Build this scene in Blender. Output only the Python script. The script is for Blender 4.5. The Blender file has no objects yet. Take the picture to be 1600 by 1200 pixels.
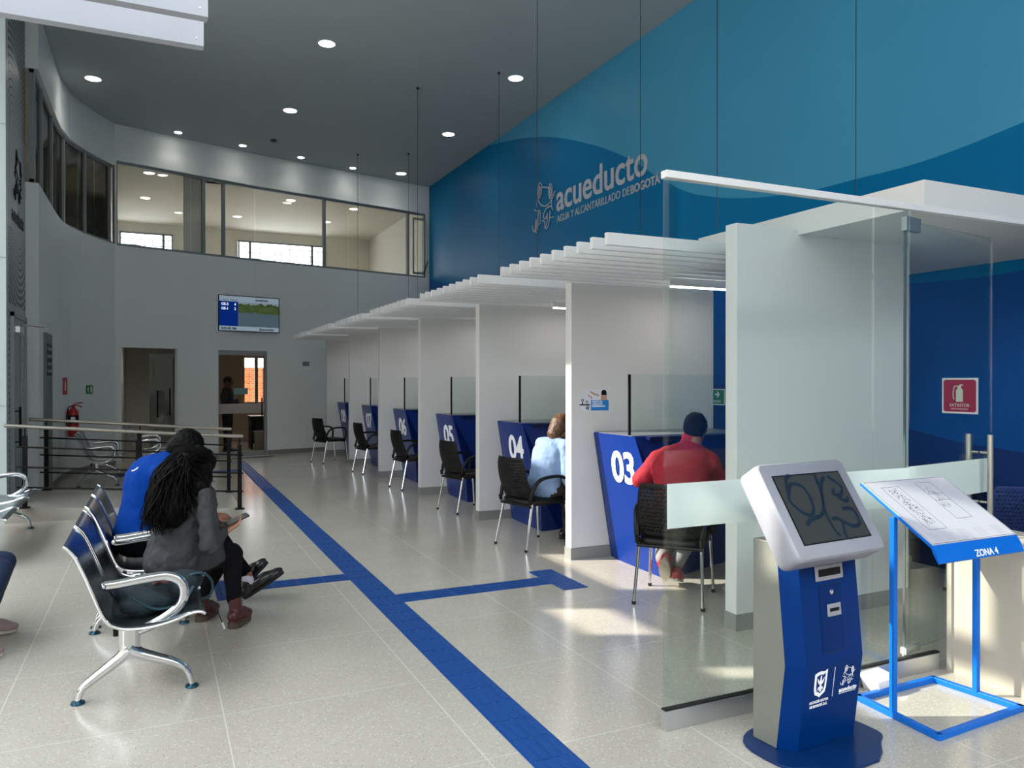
import bpy, bmesh, math, random
from mathutils import Vector, Matrix
random.seed(7)
PI = math.pi
scn = bpy.context.scene
COL = scn.collection

# ------------------------------------------------------------------ helpers
def lin(c):
    if isinstance(c, str):
        c = [int(c[i:i+2], 16)/255 for i in (0, 2, 4)]
        c = [v/12.92 if v <= .04045 else ((v+.055)/1.055)**2.4 for v in c]
    return (c[0], c[1], c[2], 1.0)

class NT:
    def __init__(s, mat):
        mat.use_nodes = True
        s.t = mat.node_tree; s.t.nodes.clear()
        s.out = s.n('ShaderNodeOutputMaterial')
    def n(s, typ, **kw):
        nd = s.t.nodes.new(typ)
        for k, v in kw.items(): setattr(nd, k, v)
        return nd
    def l(s, a, b): s.t.links.new(a, b)
    def math(s, op, a, b=None, c=None):
        nd = s.n('ShaderNodeMath', operation=op)
        for i, v in enumerate((a, b, c)):
            if v is None: continue
            if hasattr(v, 'is_output') or hasattr(v, 'links'): s.l(v, nd.inputs[i])
            else: nd.inputs[i].default_value = v
        return nd.outputs[0]
    def mix(s, f, a, b):
        nd = s.n('ShaderNodeMix', data_type='RGBA')
        for sock, v in ((nd.inputs[0], f), (nd.inputs[6], a), (nd.inputs[7], b)):
            if hasattr(v, 'links'): s.l(v, sock)
            else: sock.default_value = v
        return nd.outputs[2]

MC = {}
def M(name, col, rough=.5, metal=0.0, var=.04, vs=6.0, bump=0.0, bs=60.0, coat=0.0, spec=.5, emit=0.0):
    if name in MC: return MC[name]
    m = bpy.data.materials.new(name); MC[name] = m
    t = NT(m); b = t.n('ShaderNodeBsdfPrincipled')
    c = lin(col)
    tc = t.n('ShaderNodeTexCoord')
    nz = t.n('ShaderNodeTexNoise'); nz.inputs['Scale'].default_value = vs; nz.inputs['Detail'].default_value = 3
    t.l(tc.outputs['Object'], nz.inputs['Vector'])
    lo = tuple(max(0, v*(1-var)) for v in c[:3])+(1,); hi = tuple(min(1, v*(1+var)) for v in c[:3])+(1,)
    t.l(t.mix(nz.outputs[0], lo, hi), b.inputs['Base Color'])
    b.inputs['Roughness'].default_value = rough; b.inputs['Metallic'].default_value = metal
    b.inputs['Coat Weight'].default_value = coat; b.inputs['Coat Roughness'].default_value = .08
    b.inputs['Specular IOR Level'].default_value = spec
    if emit:
        b.inputs['Emission Color'].default_value = c; b.inputs['Emission Strength'].default_value = emit
    if bump:
        n2 = t.n('ShaderNodeTexNoise'); n2.inputs['Scale'].default_value = bs; n2.inputs['Detail'].default_value = 4
        t.l(tc.outputs['Object'], n2.inputs['Vector'])
        bp = t.n('ShaderNodeBump'); bp.inputs['Strength'].default_value = bump; bp.inputs['Distance'].default_value = .01
        t.l(n2.outputs[0], bp.inputs['Height']); t.l(bp.outputs[0], b.inputs['Normal'])
    t.l(b.outputs[0], t.out.inputs[0])
    return m

def glass(name, tint=(.95, .985, .97), refl=1.0, base=.035):
    if name in MC: return MC[name]
    m = bpy.data.materials.new(name); MC[name] = m
    t = NT(m)
    tr = t.n('ShaderNodeBsdfTransparent'); tr.inputs[0].default_value = (*tint, 1)
    gl = t.n('ShaderNodeBsdfGlossy'); gl.inputs['Roughness'].default_value = 0.0
    lw = t.n('ShaderNodeLayerWeight'); lw.inputs[0].default_value = .5
    p = t.math('POWER', lw.outputs['Facing'], 5.0)
    f = t.math('MULTIPLY_ADD', p, .5*refl, base)
    mx = t.n('ShaderNodeMixShader'); t.l(f, mx.inputs[0]); t.l(tr.outputs[0], mx.inputs[1]); t.l(gl.outputs[0], mx.inputs[2])
    t.l(mx.outputs[0], t.out.inputs[0])
    return m

def frosted(name, col=(.80, .88, .85), clear=.22):
    if name in MC: return MC[name]
    m = bpy.data.materials.new(name); MC[name] = m
    t = NT(m)
    d = t.n('ShaderNodeBsdfDiffuse'); d.inputs[0].default_value = (*col, 1)
    tl = t.n('ShaderNodeBsdfTranslucent'); tl.inputs[0].default_value = (*col, 1)
    tr = t.n('ShaderNodeBsdfTransparent')
    a = t.n('ShaderNodeMixShader'); a.inputs[0].default_value = .35; t.l(d.outputs[0], a.inputs[1]); t.l(tl.outputs[0], a.inputs[2])
    b = t.n('ShaderNodeMixShader'); b.inputs[0].default_value = clear; t.l(a.outputs[0], b.inputs[1]); t.l(tr.outputs[0], b.inputs[2])
    t.l(b.outputs[0], t.out.inputs[0])
    return m

def emis(name, col, k):
    if name in MC: return MC[name]
    m = bpy.data.materials.new(name); MC[name] = m
    t = NT(m); e = t.n('ShaderNodeEmission'); e.inputs[0].default_value = lin(col); e.inputs[1].default_value = k
    t.l(e.outputs[0], t.out.inputs[0]); return m

class MB:
    """collects shapes and links them as one mesh object"""
    def __init__(s): s.v = []; s.f = []
    def add(s, vs, fs, mx=None):
        o = len(s.v)
        for p in vs:
            p = Vector(p)
            s.v.append(mx @ p if mx else p)
        s.f += [tuple(i+o for i in f) for f in fs]
        return s
    def box(s, x0, y0, z0, x1, y1, z1, mx=None):
        v = [(x, y, z) for x in (x0, x1) for y in (y0, y1) for z in (z0, z1)]
        return s.add(v, [(0, 1, 3, 2), (4, 6, 7, 5), (0, 4, 5, 1), (2, 3, 7, 6), (0, 2, 6, 4), (1, 5, 7, 3)], mx)
    def prism(s, poly, z0, z1, mx=None):
        n = len(poly)
        v = [(x, y, z0) for x, y in poly]+[(x, y, z1) for x, y in poly]
        f = [tuple(range(n))[::-1], tuple(range(n, 2*n))]+[(i, (i+1) % n, (i+1) % n+n, i+n) for i in range(n)]
        return s.add(v, f, mx)
    def loft(s, rings, caps=True, mx=None):
        n = len(rings[0]); v = [p for r in rings for p in r]; f = []
        for k in range(len(rings)-1):
            for i in range(n):
                j = (i+1) % n
                f.append((k*n+i, k*n+j, (k+1)*n+j, (k+1)*n+i))
        if caps: f += [tuple(range(n))[::-1], tuple((len(rings)-1)*n+i for i in range(n))]
        return s.add(v, f, mx)
    def tube(s, pts, r, seg=10, closed=False, flat=1.0, mx=None, caps=True):
        pts = [Vector(p) for p in pts]; n = len(pts)
        rs = r if isinstance(r, (list, tuple)) else [r]*n
        tg = []
        for i in range(n):
            a = pts[(i-1) % n] if (closed or i) else pts[0]
            b = pts[(i+1) % n] if (closed or i < n-1) else pts[-1]
            d = b-a
            tg.append(d.normalized() if d.length > 1e-9 else Vector((0, 0, 1)))
        up = Vector((0, 0, 1)) if abs(tg[0].z) < .9 else Vector((1, 0, 0))
        u = tg[0].cross(up).normalized(); rings = []
        for i in range(n):
            u = (u-tg[i]*u.dot(tg[i])); u = u.normalized() if u.length > 1e-6 else tg[i].orthogonal().normalized()
            w = tg[i].cross(u)
            rings.append([pts[i]+(u*math.cos(2*PI*k/seg)+w*math.sin(2*PI*k/seg)*flat)*rs[i] for k in range(seg)])
        if closed: rings.append(rings[0])
        return s.loft(rings, caps and not closed, mx)
    def lathe(s, prof, mx=None, seg=20):
        rings = [[(r*math.cos(2*PI*k/seg), r*math.sin(2*PI*k/seg), z) for k in range(seg)] for r, z in prof]
        return s.loft(rings, True, mx)
    def cyl(s, p0, p1, r0, r1=None, seg=14): return s.tube([p0, p1], [r0, r0 if r1 is None else r1], seg)
    def ell(s, c, r, rot=None, seg=16, rg=10):
        R = rot or Matrix()
        mx = Matrix.Translation(Vector(c)) @ R @ Matrix.Diagonal((*r, 1)) if not isinstance(r, (int, float)) else Matrix.Translation(Vector(c)) @ Matrix.Scale(r, 4)
        prof = [(max(.02, math.sin(PI*k/rg)), -math.cos(PI*k/rg)) for k in range(rg+1)]
        return s.lathe(prof, mx, seg)
    def cap(s, p0, r0, p1, r1, seg=14):
        """tapered capsule"""
        p0 = Vector(p0); p1 = Vector(p1); d = (p1-p0); L = d.length
        if L < 1e-6: return s.ell(p0, (r0, r0, r0))
        d /= L; P = []; R = []
        for k in range(5):
            a = PI/2*(k/4); P.append(p0-d*r0*math.cos(a)); R.append(max(.0008, r0*math.sin(a)))
        for k in range(1, 5):
            a = PI/2*(k/4); P.append(p1+d*r1*math.sin(a)); R.append(max(.0008, r1*math.cos(a)))
        P.insert(5, p1.copy()); R.insert(5, r1)
        return s.tube(P, R, seg)
    def build(s, name, mat, parent=None, smooth=False, bevel=0.0, seg=2, loc=None, ang=35, solid=0, subsurf=0):
        me = bpy.data.meshes.new(name)
        me.from_pydata([tuple(p) for p in s.v], [], s.f)
        bm = bmesh.new(); bm.from_mesh(me)
        bmesh.ops.remove_doubles(bm, verts=bm.verts, dist=1e-6)
        bmesh.ops.recalc_face_normals(bm, faces=bm.faces)
        bm.to_mesh(me); bm.free()
        if mat: me.materials.append(mat)
        o = bpy.data.objects.new(name, me); COL.objects.link(o)
        if parent: o.parent = parent
        if loc: o.location = loc
        if smooth:
            me.shade_smooth()
            me.set_sharp_from_angle(angle=math.radians(ang))
        if bevel:
            b = o.modifiers.new('b', 'BEVEL'); b.width = bevel; b.segments = seg; b.limit_method = 'ANGLE'; b.angle_limit = math.radians(40)
        if solid:
            b = o.modifiers.new('s', 'SOLIDIFY'); b.thickness = solid; b.offset = 0
        if subsurf:
            b = o.modifiers.new('u', 'SUBSURF'); b.levels = b.render_levels = subsurf
        return o

def bake(o):
    dg = bpy.context.evaluated_depsgraph_get(); dg.update()
    me = bpy.data.meshes.new_from_object(o.evaluated_get(dg))
    o.modifiers.clear(); o.data = me
    return o

def blob(m, name, mat, parent=None, vox=.012, sm=6, bump=None):
    """union of the shapes in m as one continuous skin"""
    o = m.build(name, mat, parent)
    r = o.modifiers.new('r', 'REMESH'); r.mode = 'VOXEL'; r.voxel_size = vox
    s = o.modifiers.new('s', 'SMOOTH'); s.factor = .5; s.iterations = sm
    if bump:
        tx = bpy.data.textures.new(name+'_folds', 'CLOUDS'); tx.noise_scale = bump[1]
        d = o.modifiers.new('d', 'DISPLACE'); d.texture = tx; d.strength = bump[0]; d.mid_level = .5; d.texture_coords = 'LOCAL'
    bake(o)
    o.data.shade_smooth()
    return o

def thing(name, label, cat, loc=(0, 0, 0), rz=0.0, group=None):
    o = bpy.data.objects.new(name, None); COL.objects.link(o)
    o.location = loc; o.rotation_euler = (0, 0, rz); o.empty_display_size = .1
    o['label'] = label; o['category'] = cat
    if group: o['group'] = group
    return o
def tag(o, label, cat, group=None, kind=None):
    o['label'] = label; o['category'] = cat
    if group: o['group'] = group
    if kind: o['kind'] = kind
    return o
def struct(o): o['kind'] = 'structure'; return o
def dup(root, loc, rz, label, group=None):
    r = root.copy(); COL.objects.link(r); r.location = loc; r.rotation_euler = (0, 0, rz); r['label'] = label
    if group: r['group'] = group
    for ch in list(root.children):
        c = ch.copy(); COL.objects.link(c); c.parent = r
        for g in list(ch.children):
            d = g.copy(); COL.objects.link(d); d.parent = c
    return r

def text(name, s, size, mat, parent, mx, bold=0.0, ext=.0006, align='LEFT', sx=1.0, sp=1.0):
    cu = bpy.data.curves.new(name, 'FONT'); cu.body = s; cu.size = size; cu.extrude = ext; cu.offset = bold
    cu.align_x = align; cu.space_character = sp; cu.resolution_u = 4
    o = bpy.data.objects.new(name, cu); COL.objects.link(o)
    dg = bpy.context.evaluated_depsgraph_get(); dg.update()
    me = bpy.data.meshes.new_from_object(o.evaluated_get(dg))
    bpy.data.objects.remove(o)
    me.transform(mx @ Matrix.Diagonal((sx, 1, 1, 1)))
    me.materials.clear(); me.materials.append(mat)
    o = bpy.data.objects.new(name, me); COL.objects.link(o)
    if parent: o.parent = parent
    return o

def frame_mx(origin, ux, uy):
    """matrix whose local x,y axes are ux,uy (flat art goes in it)"""
    ux = Vector(ux).normalized(); uy = Vector(uy).normalized(); uz = ux.cross(uy)
    m = Matrix((ux, uy, uz)).transposed().to_4x4(); m.translation = Vector(origin)
    return m

def smoothline(p, n=5):
    out = []
    for i in range(len(p)-1):
        p0 = Vector(p[max(0, i-1)]); p1 = Vector(p[i]); p2 = Vector(p[i+1]); p3 = Vector(p[min(len(p)-1, i+2)])
        for k in range(n):
            t = k/n
            out.append(.5*((2*p1)+(p2-p0)*t+(2*p0-5*p1+4*p2-p3)*t*t+(3*p1-p0-3*p2+p3)*t**3))
    out.append(Vector(p[-1])); return out

FROG = [
 [(1055,228),(1085,250),(1092,300),(1070,350),(1035,372),(1010,340),(1012,290),(1032,245),(1055,228)],
 [(1050,262),(1062,300),(1045,345),(1030,320),(1050,262)],
 [(1265,228),(1292,250),(1300,300),(1285,345),(1255,365),(1235,330),(1232,280),(1245,242),(1265,228)],
 [(1262,255),(1282,300),(1262,345),(1250,300),(1262,255)],
 [(1100,270),(1165,266),(1235,270)],
 [(1000,375),(1060,425),(1140,440),(1220,420),(1290,370),(1350,290)],
 [(1000,378),(984,430),(992,466)],
 [(940,485),(980,496),(1050,490),(1062,560),(1050,612),(1012,600),(1020,530),(1030,500)],
 [(900,640),(915,690),(950,682),(968,620),(975,572),(985,640),(962,690),(1000,688),(1014,620)],
 [(1290,380),(1285,430),(1310,462)],
 [(1290,430),(1200,450),(1140,500),(1128,545),(1165,552),(1195,520)],
 [(1100,580),(1150,580),(1156,635),(1195,590),(1200,500)],
 [(1156,635),(1185,640),(1232,600),(1258,470)],
 [(1250,538),(1322,524)]]
def frog(m, mx, width, lw):
    k = width/460
    for st in FROG:
        pts = [(((x-1120)*k), -((y+.27*(x-1120))-465)*k, .0012) for x, y in st]
        m.tube(smoothline(pts, 4), lw, 5, mx=mx, flat=.5)

# ------------------------------------------------------------------ materials
white = M('white_paint', 'cdcdcb', .6, var=.02, vs=1.5)
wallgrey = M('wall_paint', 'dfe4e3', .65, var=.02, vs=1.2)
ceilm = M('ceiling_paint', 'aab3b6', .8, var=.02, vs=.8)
basegrey = M('baseboard_grey', '82827f', .5)
alu = M('brushed_aluminium', 'c2c4c6', .32, .85, var=.06, vs=3, bump=.05, bs=200)
slatm = M('slat_white_metal', 'e2e1df', .38, .25, var=.03)
chrome = M('chrome', 'd6d8da', .12, 1.0, var=.02)
steel = M('bench_steel', '7f878d', .24, .9, var=.08, vs=4)
blackm = M('black_metal', '060606', .5, spec=.2)
blackp = M('black_plastic', '070707', .5, var=.1, spec=.3)
rubber = M('rubber', '0a0a0a', .7)
bluek = M('kiosk_blue', '002a66', .34, spec=.08)
bluedesk = M('desk_blue', '0a2a72', .3, spec=.3)
navydesk = M('desk_navy', '051440', .35, spec=.3)
azure = M('frame_azure', '0064c4', .45, spec=.3)
printwhite = M('print_white', 'f4f4f6', .45, var=.0)
gl = glass('clear_glass', base=.055)
glu = glass('window_glass', (.93, .95, .94), .8)
gld = glass('dark_glass', (.35, .38, .38), 1.2)
frost = frosted('frosted_film')
concrete = M('concrete', 'b3aa9c', .8, var=.12, vs=3.5, bump=.12, bs=30)
grey_frame = M('window_frame_grey', '8b9091', .45, .4)

# floor: polished terrazzo with joints
def floor_mat():
    m = bpy.data.materials.new('terrazzo'); t = NT(m); b = t.n('ShaderNodeBsdfPrincipled')
    g = t.n('ShaderNodeNewGeometry'); sp = t.n('ShaderNodeSeparateXYZ'); t.l(g.outputs['Position'], sp.inputs[0])
    n1 = t.n('ShaderNodeTexNoise'); n1.inputs['Scale'].default_value = 1.3; n1.inputs['Detail'].default_value = 5; t.l(g.outputs['Position'], n1.inputs['Vector'])
    base = t.mix(n1.outputs[0], lin('a8a296'), lin('bbb5aa'))
    n2 = t.n('ShaderNodeTexVoronoi'); n2.inputs['Scale'].default_value = 95; t.l(g.outputs['Position'], n2.inputs['Vector'])
    wn = t.n('ShaderNodeSeparateXYZ'); t.l(n2.outputs['Color'], wn.inputs[0])
    dark = t.math('MULTIPLY', t.math('LESS_THAN', n2.outputs['Distance'], .26), t.math('GREATER_THAN', wn.outputs[0], .80))
    lite = t.math('MULTIPLY', t.math('LESS_THAN', n2.outputs['Distance'], .4), t.math('LESS_THAN', wn.outputs[0], .18))
    c = t.mix(t.math('MULTIPLY', dark, .7), base, lin('6a655d'))
    c = t.mix(t.math('MULTIPLY', lite, .45), c, lin('dbd7ce'))
    def line(sock, off, per, w):
        a = t.math('ADD', sock, -off+per*40+w/2)
        return t.math('LESS_THAN', t.math('MODULO', a, per), w)
    j = t.math('MAXIMUM', line(sp.outputs[0], .288, .945, .006), line(sp.outputs[1], 2.92, .90, .005))
    c = t.mix(t.math('MULTIPLY', j, .55), c, lin('d8d5cd'))
    t.l(c, b.inputs['Base Color'])
    r = t.math('MULTIPLY_ADD', n1.outputs[0], .10, .13)
    t.l(r, b.inputs['Roughness'])
    b.inputs['Specular IOR Level'].default_value = .5
    t.l(b.outputs[0], t.out.inputs[0]); return m
# right wall: three painted blues meeting in waves
def wave_mat():
    m = bpy.data.materials.new('wave_mural'); t = NT(m); b = t.n('ShaderNodeBsdfPrincipled')
    g = t.n('ShaderNodeNewGeometry'); sp = t.n('ShaderNodeSeparateXYZ'); t.l(g.outputs['Position'], sp.inputs[0])
    def curve(pts):
        x = t.math('DIVIDE', t.math('ADD', sp.outputs[1], 3.0), 22.0)
        fc = t.n('ShaderNodeFloatCurve'); cv = fc.mapping.curves[0]
        fc.mapping.use_clip = False
        pts = sorted(((y+3)/22, z/8) for y, z in pts)
        cv.points[0].location = pts[0]; cv.points[1].location = pts[-1]
        for p in pts[1:-1]: cv.points.new(*p)
        fc.mapping.update(); t.l(x, fc.inputs['Value'])
        return t.math('MULTIPLY', fc.outputs[0], 8.0)
    z1 = curve([(-3, 5.2), (0, 4.4), (2, 3.8), (3.77, 3.54), (4.65, 3.458), (5.25, 3.469), (6.13, 3.507), (7.59, 3.80), (8.44, 4.19), (8.96, 4.515), (9.61, 4.866), (10.34, 5.19), (11.17, 5.51), (11.98, 5.763), (13.16, 6.043), (15.08, 6.343), (16.6, 6.40), (18.5, 6.28)])
    z2 = curve([(-3, 3.2), (1, 2.7), (3.77, 2.402), (4.1, 2.388), (4.4, 2.394), (4.74, 2.411), (7, 2.6), (10, 2.9), (14, 3.3), (16.8, 3.755), (18.06, 4.036), (18.9, 4.2)])
    z3 = curve([(-3, .6), (3.77, 1.0), (4.3, 1.042), (4.74, 1.12), (7, 1.5), (12, 1.3), (18.9, .8)])
    n = t.n('ShaderNodeTexNoise'); n.inputs['Scale'].default_value = .8; t.l(g.outputs['Position'], n.inputs['Vector'])
    top = t.mix(n.outputs[0], lin('418fb4'), lin('4a99be'))
    mid = lin('006a9c'); low = lin('0f4a8e'); base = lin('1a356c')
    Z = sp.outputs[2]
    c = t.mix(t.math('GREATER_THAN', Z, z3), base, low)
    c = t.mix(t.math('GREATER_THAN', Z, z2), c, mid)
    c = t.mix(t.math('GREATER_THAN', Z, z1), c, top)
    t.l(c, b.inputs['Base Color']); b.inputs['Roughness'].default_value = .42; b.inputs['Specular IOR Level'].default_value = .08
    t.l(b.outputs[0], t.out.inputs[0]); return m
# perforated sheet pattern
def perf_mat():
    m = bpy.data.materials.new('perforated_sheet'); t = NT(m); b = t.n('ShaderNodeBsdfPrincipled')
    g = t.n('ShaderNodeNewGeometry'); sp = t.n('ShaderNodeSeparateXYZ'); t.l(g.outputs['Position'], sp.inputs[0])
    Y, Z = sp.outputs[1], sp.outputs[2]
    def rings(cy, cz, zlo, zhi, grow):
        dy = t.math('SUBTRACT', Y, cy); dz = t.math('SUBTRACT', Z, cz)
        r = t.math('SQRT', t.math('ADD', t.math('MULTIPLY', dy, dy), t.math('MULTIPLY', dz, dz)))
        a = t.math('ARCTAN2', dz, dy)
        rr = t.math('DIVIDE', r, .085)
        fr = t.math('FRACT', rr)
        w = t.math('MULTIPLY', r, grow)
        ring = t.math('LESS_THAN', t.math('ABSOLUTE', t.math('SUBTRACT', fr, .5)), w)
        dash = t.math('GREATER_THAN', t.math('FRACT', t.math('ADD', t.math('MULTIPLY', t.math('MULTIPLY', a, t.math('FLOOR', rr)), 1.3), t.math('MULTIPLY', t.math('FLOOR', rr), .37))), .22)
        inz = t.math('MULTIPLY', t.math('GREATER_THAN', Z, zlo), t.math('LESS_THAN', Z, zhi))
        inr = t.math('GREATER_THAN', r, .2)
        return t.math('MULTIPLY', t.math('MULTIPLY', ring, dash), t.math('MULTIPLY', inz, inr))
    p = t.math('MAXIMUM', rings(10.55, 4.45, 4.5, 6.3, .24), rings(11.0, 3.35, 2.42, 3.3, .34))
    # vertical rows beside the door
    e = t.math('MULTIPLY', t.math('LESS_THAN', t.math('ABSOLUTE', t.math('SUBTRACT', t.math('ABSOLUTE', t.math('SUBTRACT', Y, 10.78)), .55)), .03), t.math('LESS_THAN', Z, 2.35))
    e = t.math('MULTIPLY', e, t.math('GREATER_THAN', t.math('FRACT', t.math('MULTIPLY', Z, 14)), .45))
    c = t.mix(t.math('MAXIMUM', p, e), lin('a9adae'), lin('23282a'))
    t.l(c, b.inputs['Base Color']); b.inputs['Roughness'].default_value = .45; b.inputs['Metallic'].default_value = .2
    t.l(b.outputs[0], t.out.inputs[0]); return m
def brick_mat():
    m = bpy.data.materials.new('orange_brick'); t = NT(m); b = t.n('ShaderNodeBsdfPrincipled')
    g = t.n('ShaderNodeNewGeometry'); sp = t.n('ShaderNodeSeparateXYZ'); t.l(g.outputs['Position'], sp.inputs[0])
    cb = t.n('ShaderNodeCombineXYZ'); t.l(sp.outputs[0], cb.inputs[0]); t.l(sp.outputs[2], cb.inputs[1])
    br = t.n('ShaderNodeTexBrick'); br.inputs['Scale'].default_value = 4.0
    br.inputs['Color1'].default_value = lin('e07a3e'); br.inputs['Color2'].default_value = lin('c9602c'); br.inputs['Mortar'].default_value = lin('d8b59a')
    t.l(cb.outputs[0], br.inputs[0]); t.l(br.outputs[0], b.inputs['Base Color']); b.inputs['Roughness'].default_value = .8
    t.l(b.outputs[0], t.out.inputs[0]); return m

# ------------------------------------------------------------------ shell
H = 6.261; XR = 6.07
def panels(m, a, b, t, z0, z1, holes=()):
    """wall from a to b in plan, thickness t to the left of a->b, with rectangular holes (s0,s1,z0,z1)"""
    a = Vector((a[0], a[1], 0)); b = Vector((b[0], b[1], 0)); d = b-a; L = d.length; d /= L
    mx = frame_mx(a, d, (-d.y, d.x, 0))
    S = sorted({0, L}|{min(L, max(0, h[i])) for h in holes for i in (0, 1)})
    Zs = sorted({z0, z1}|{min(z1, max(z0, h[i])) for h in holes for i in (2, 3)})
    for i in range(len(S)-1):
        run = None
        for j in range(len(Zs)-1):
            cs, cz = (S[i]+S[i+1])/2, (Zs[j]+Zs[j+1])/2
            hole = any(h[0] < cs < h[1] and h[2] < cz < h[3] for h in holes)
            if not hole:
                if run is None: run = Zs[j]
            if hole and run is not None: m.box(S[i], 0, run, S[i+1], t, Zs[j], mx); run = None
        if run is not None: m.box(S[i], 0, run, S[i+1], t, z1, mx)
    return L

m = MB(); m.box(-3.3, -2.6, -.12, 6.3, 22.6, 0); struct(m.build('floor', floor_mat()))
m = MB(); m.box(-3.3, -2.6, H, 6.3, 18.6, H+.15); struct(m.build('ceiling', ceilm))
m = MB(); m.box(XR, -2.6, 0, XR+.15, 18.02, H); struct(m.build('wall_right', wave_mat()))

# plan of the back wall: gently curved
BW = [(-.66, 15.97), (.674, 16.443), (1.924, 16.887), (4.0, 17.44), (XR, 17.985)]
LW = [(-1.335, 11.46), (-1.335, 12.4), (-1.335, 13.4), (-1.32, 14.0), (-1.25, 14.55), (-1.11, 15.0), (-.90, 15.5), (-.66, 15.97)]
m = MB()
L = panels(m, BW[0], BW[1], .14, 0, 3.98, [(.11, 1.125, -1, 2.17)])
# right doorway 1.16..2.14 spans the second segment and a bit of the third
def s_of(a, b, x): return (x-a[0])/(b[0]-a[0])*math.dist(a, b)
panels(m, BW[1], BW[2], .14, 0, 3.98, [(s_of(BW[1], BW[2], 1.16), 9, -1, 2.17)])
panels(m, BW[2], BW[3], .14, 0, 3.98, [(-1, s_of(BW[2], BW[3], 2.14), -1, 2.17)])
panels(m, BW[3], BW[4], .14, 0, 3.98)
for i in range(4): panels(m, BW[i], BW[i+1], .14, 3.98, H, [(.03 if i == 0 else -1, (9 if i < 3 else math.dist(BW[3], BW[4])-.08), 4.04, 5.60)])
struct(m.build('wall_back', wallgrey))
m = MB()
for i in range(len(LW)-1):
    panels(m, LW[i], LW[i+1], .145, 0, 4.06); panels(m, LW[i], LW[i+1], .145, 5.50, H)
struct(m.build('wall_left', wallgrey))
# vestibule wall with perforated metal, return wall, glazed west front
m = MB(); panels(m, (-1.48, 10.2), (-1.48, 11.46), .12, 0, H, [(.08, 1.06, .15, 2.33)])
pw = struct(m.build('wall_vestibule', perf_mat()))
m = MB(); m.box(-3.2, 10.05, 0, -1.4795, 10.2, H)
struct(m.build('wall_return', M('panel_pale', 'aab5b5', .4, var=.02)))
m = MB()
for z in (1.27, 2.9, 4.36, 5.85): m.box(-3.1, 10.044, z, -1.48, 10.0505, z+.008)
for x in (-1.66, -2.6): m.box(x, 10.044, 0, x+.008, 10.0505, H)
struct(m.build('trim_1', M('joint_grey', '8f9898', .6)))
m = MB()
SUNW = [(7.64, 8.98, 3.88, 5.70), (9.22, 9.80, 4.75, 5.7), (6.52, 7.16, 3.42, 3.74), (5.76, 5.97, 3.60, 3.86), (5.16, 5.92, 3.80, 4.45), (5.16, 5.50, 4.55, 5.5), (5.62, 5.92, 4.55, 5.5), (4.72, 5.0, 4.12, 4.75)]
m.box(-3.08, -2.5, 0, -3.0, 10.06, .12); m.box(-3.08, -2.5, 6.16, -3.0, 10.06, H); m.box(-3.08, -2.5, 3.05, -3.0, 10.06, 3.13)
for y in (-2.5, -.6, 1.3, 3.2, 5.02, 7.25, 9.0, 9.98): m.box(-3.08, y, 0, -3.0, y+.07, H)
struct(m.build('window_7', grey_frame))
# unseen mask wall added to the west: its openings shape the sun patches
m = MB(); panels(m, (-15, -6), (-15, 26), .12, -.3, 14.2, [(a+5.4+6, b+5.4+6, c+7.596, d+7.596) for a, b, c, d in SUNW])
struct(m.build('wall_sun_mask', M('sun_mask_paint', 'a49c90', .8)))
# front (behind the viewpoint): glazed facade with mullions
m = MB(); m.box(-3.05, -2.6, 0, XR, -2.5, .15); m.box(-3.05, -2.6, 6.1, XR, -2.5, H); m.box(-3.05, -2.6, 3.0, XR, -2.5, 3.12)
for x in (-3.05, -1.6, -.1, 1.4, 2.9, 4.4, 5.97): m.box(x, -2.6, 0, x+.1, -2.5, H)
struct(m.build('window_1', grey_frame))

# rooms behind the windows
upw = M('upper_room_paint', 'd6d2c8', .7)
m = MB()
m.prism([(-5, 11.3), (-1.47, 11.46), (-1.47, 13.4), (-1.45, 14.05), (-1.38, 14.6), (-1.23, 15.07), (-1.02, 15.6), (-.73, 16.10), (.64, 16.58), (1.89, 17.02), (3.97, 17.58), (6.07, 18.13), (6.07, 24.3), (-5, 24.3)], 3.86, 3.98)
m.box(XR, 18.02, 3.86, XR+.15, 24.3, 6.0)
m.box(-5.2, 11.0, 3.98, -5.0, 24.3, 5.95)
m.box(-5.0, 11.3, 3.98, -1.49, 11.44, 6.2)
m.box(-1.05, 20.6, 3.98, -.95, 24.0, 5.9); m.box(.53, 16.78, 3.98, .88, 17.1, 5.92)
panels(m, (-5.0, 23.8), (6.3, 23.8), .12, 3.98, 5.95, [(4.13, 5.2, 4.45, 5.64), (5.26, 5.47, 4.45, 5.64), (7.2, 7.50, 4.3, 5.62), (7.56, 9.28, 4.3, 5.62), (9.34, 9.66, 4.3, 5.62)])
struct(m.build('wall_upper_room', upw))
m = MB(); m.box(-5.2, 11.3, 5.92, -1.49, 24.3, 6.05); m.box(-1.49, 16.6, 5.92, .7, 24.3, 6.05); m.box(.7, 17.2, 5.92, 2.2, 24.3, 6.05); m.box(2.2, 18.2, 5.92, XR, 24.3, 6.05)
m.prism([(-1.47, 15.2), (-1.0, 15.6), (-.75, 16.13), (.62, 16.62), (.7, 17.3), (-1.47, 17.3)], 5.92, 6.05)
m.prism([(.69, 16.64), (1.9, 17.07), (3.9, 17.6), (XR, 18.17), (XR, 18.4), (.69, 18.4)], 5.92, 6.05)
struct(m.build('ceiling_upper_room', M('upper_ceiling', 'c9c2b6', .8)))
barm = M('window_bar', '6d7176', .6)
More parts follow.
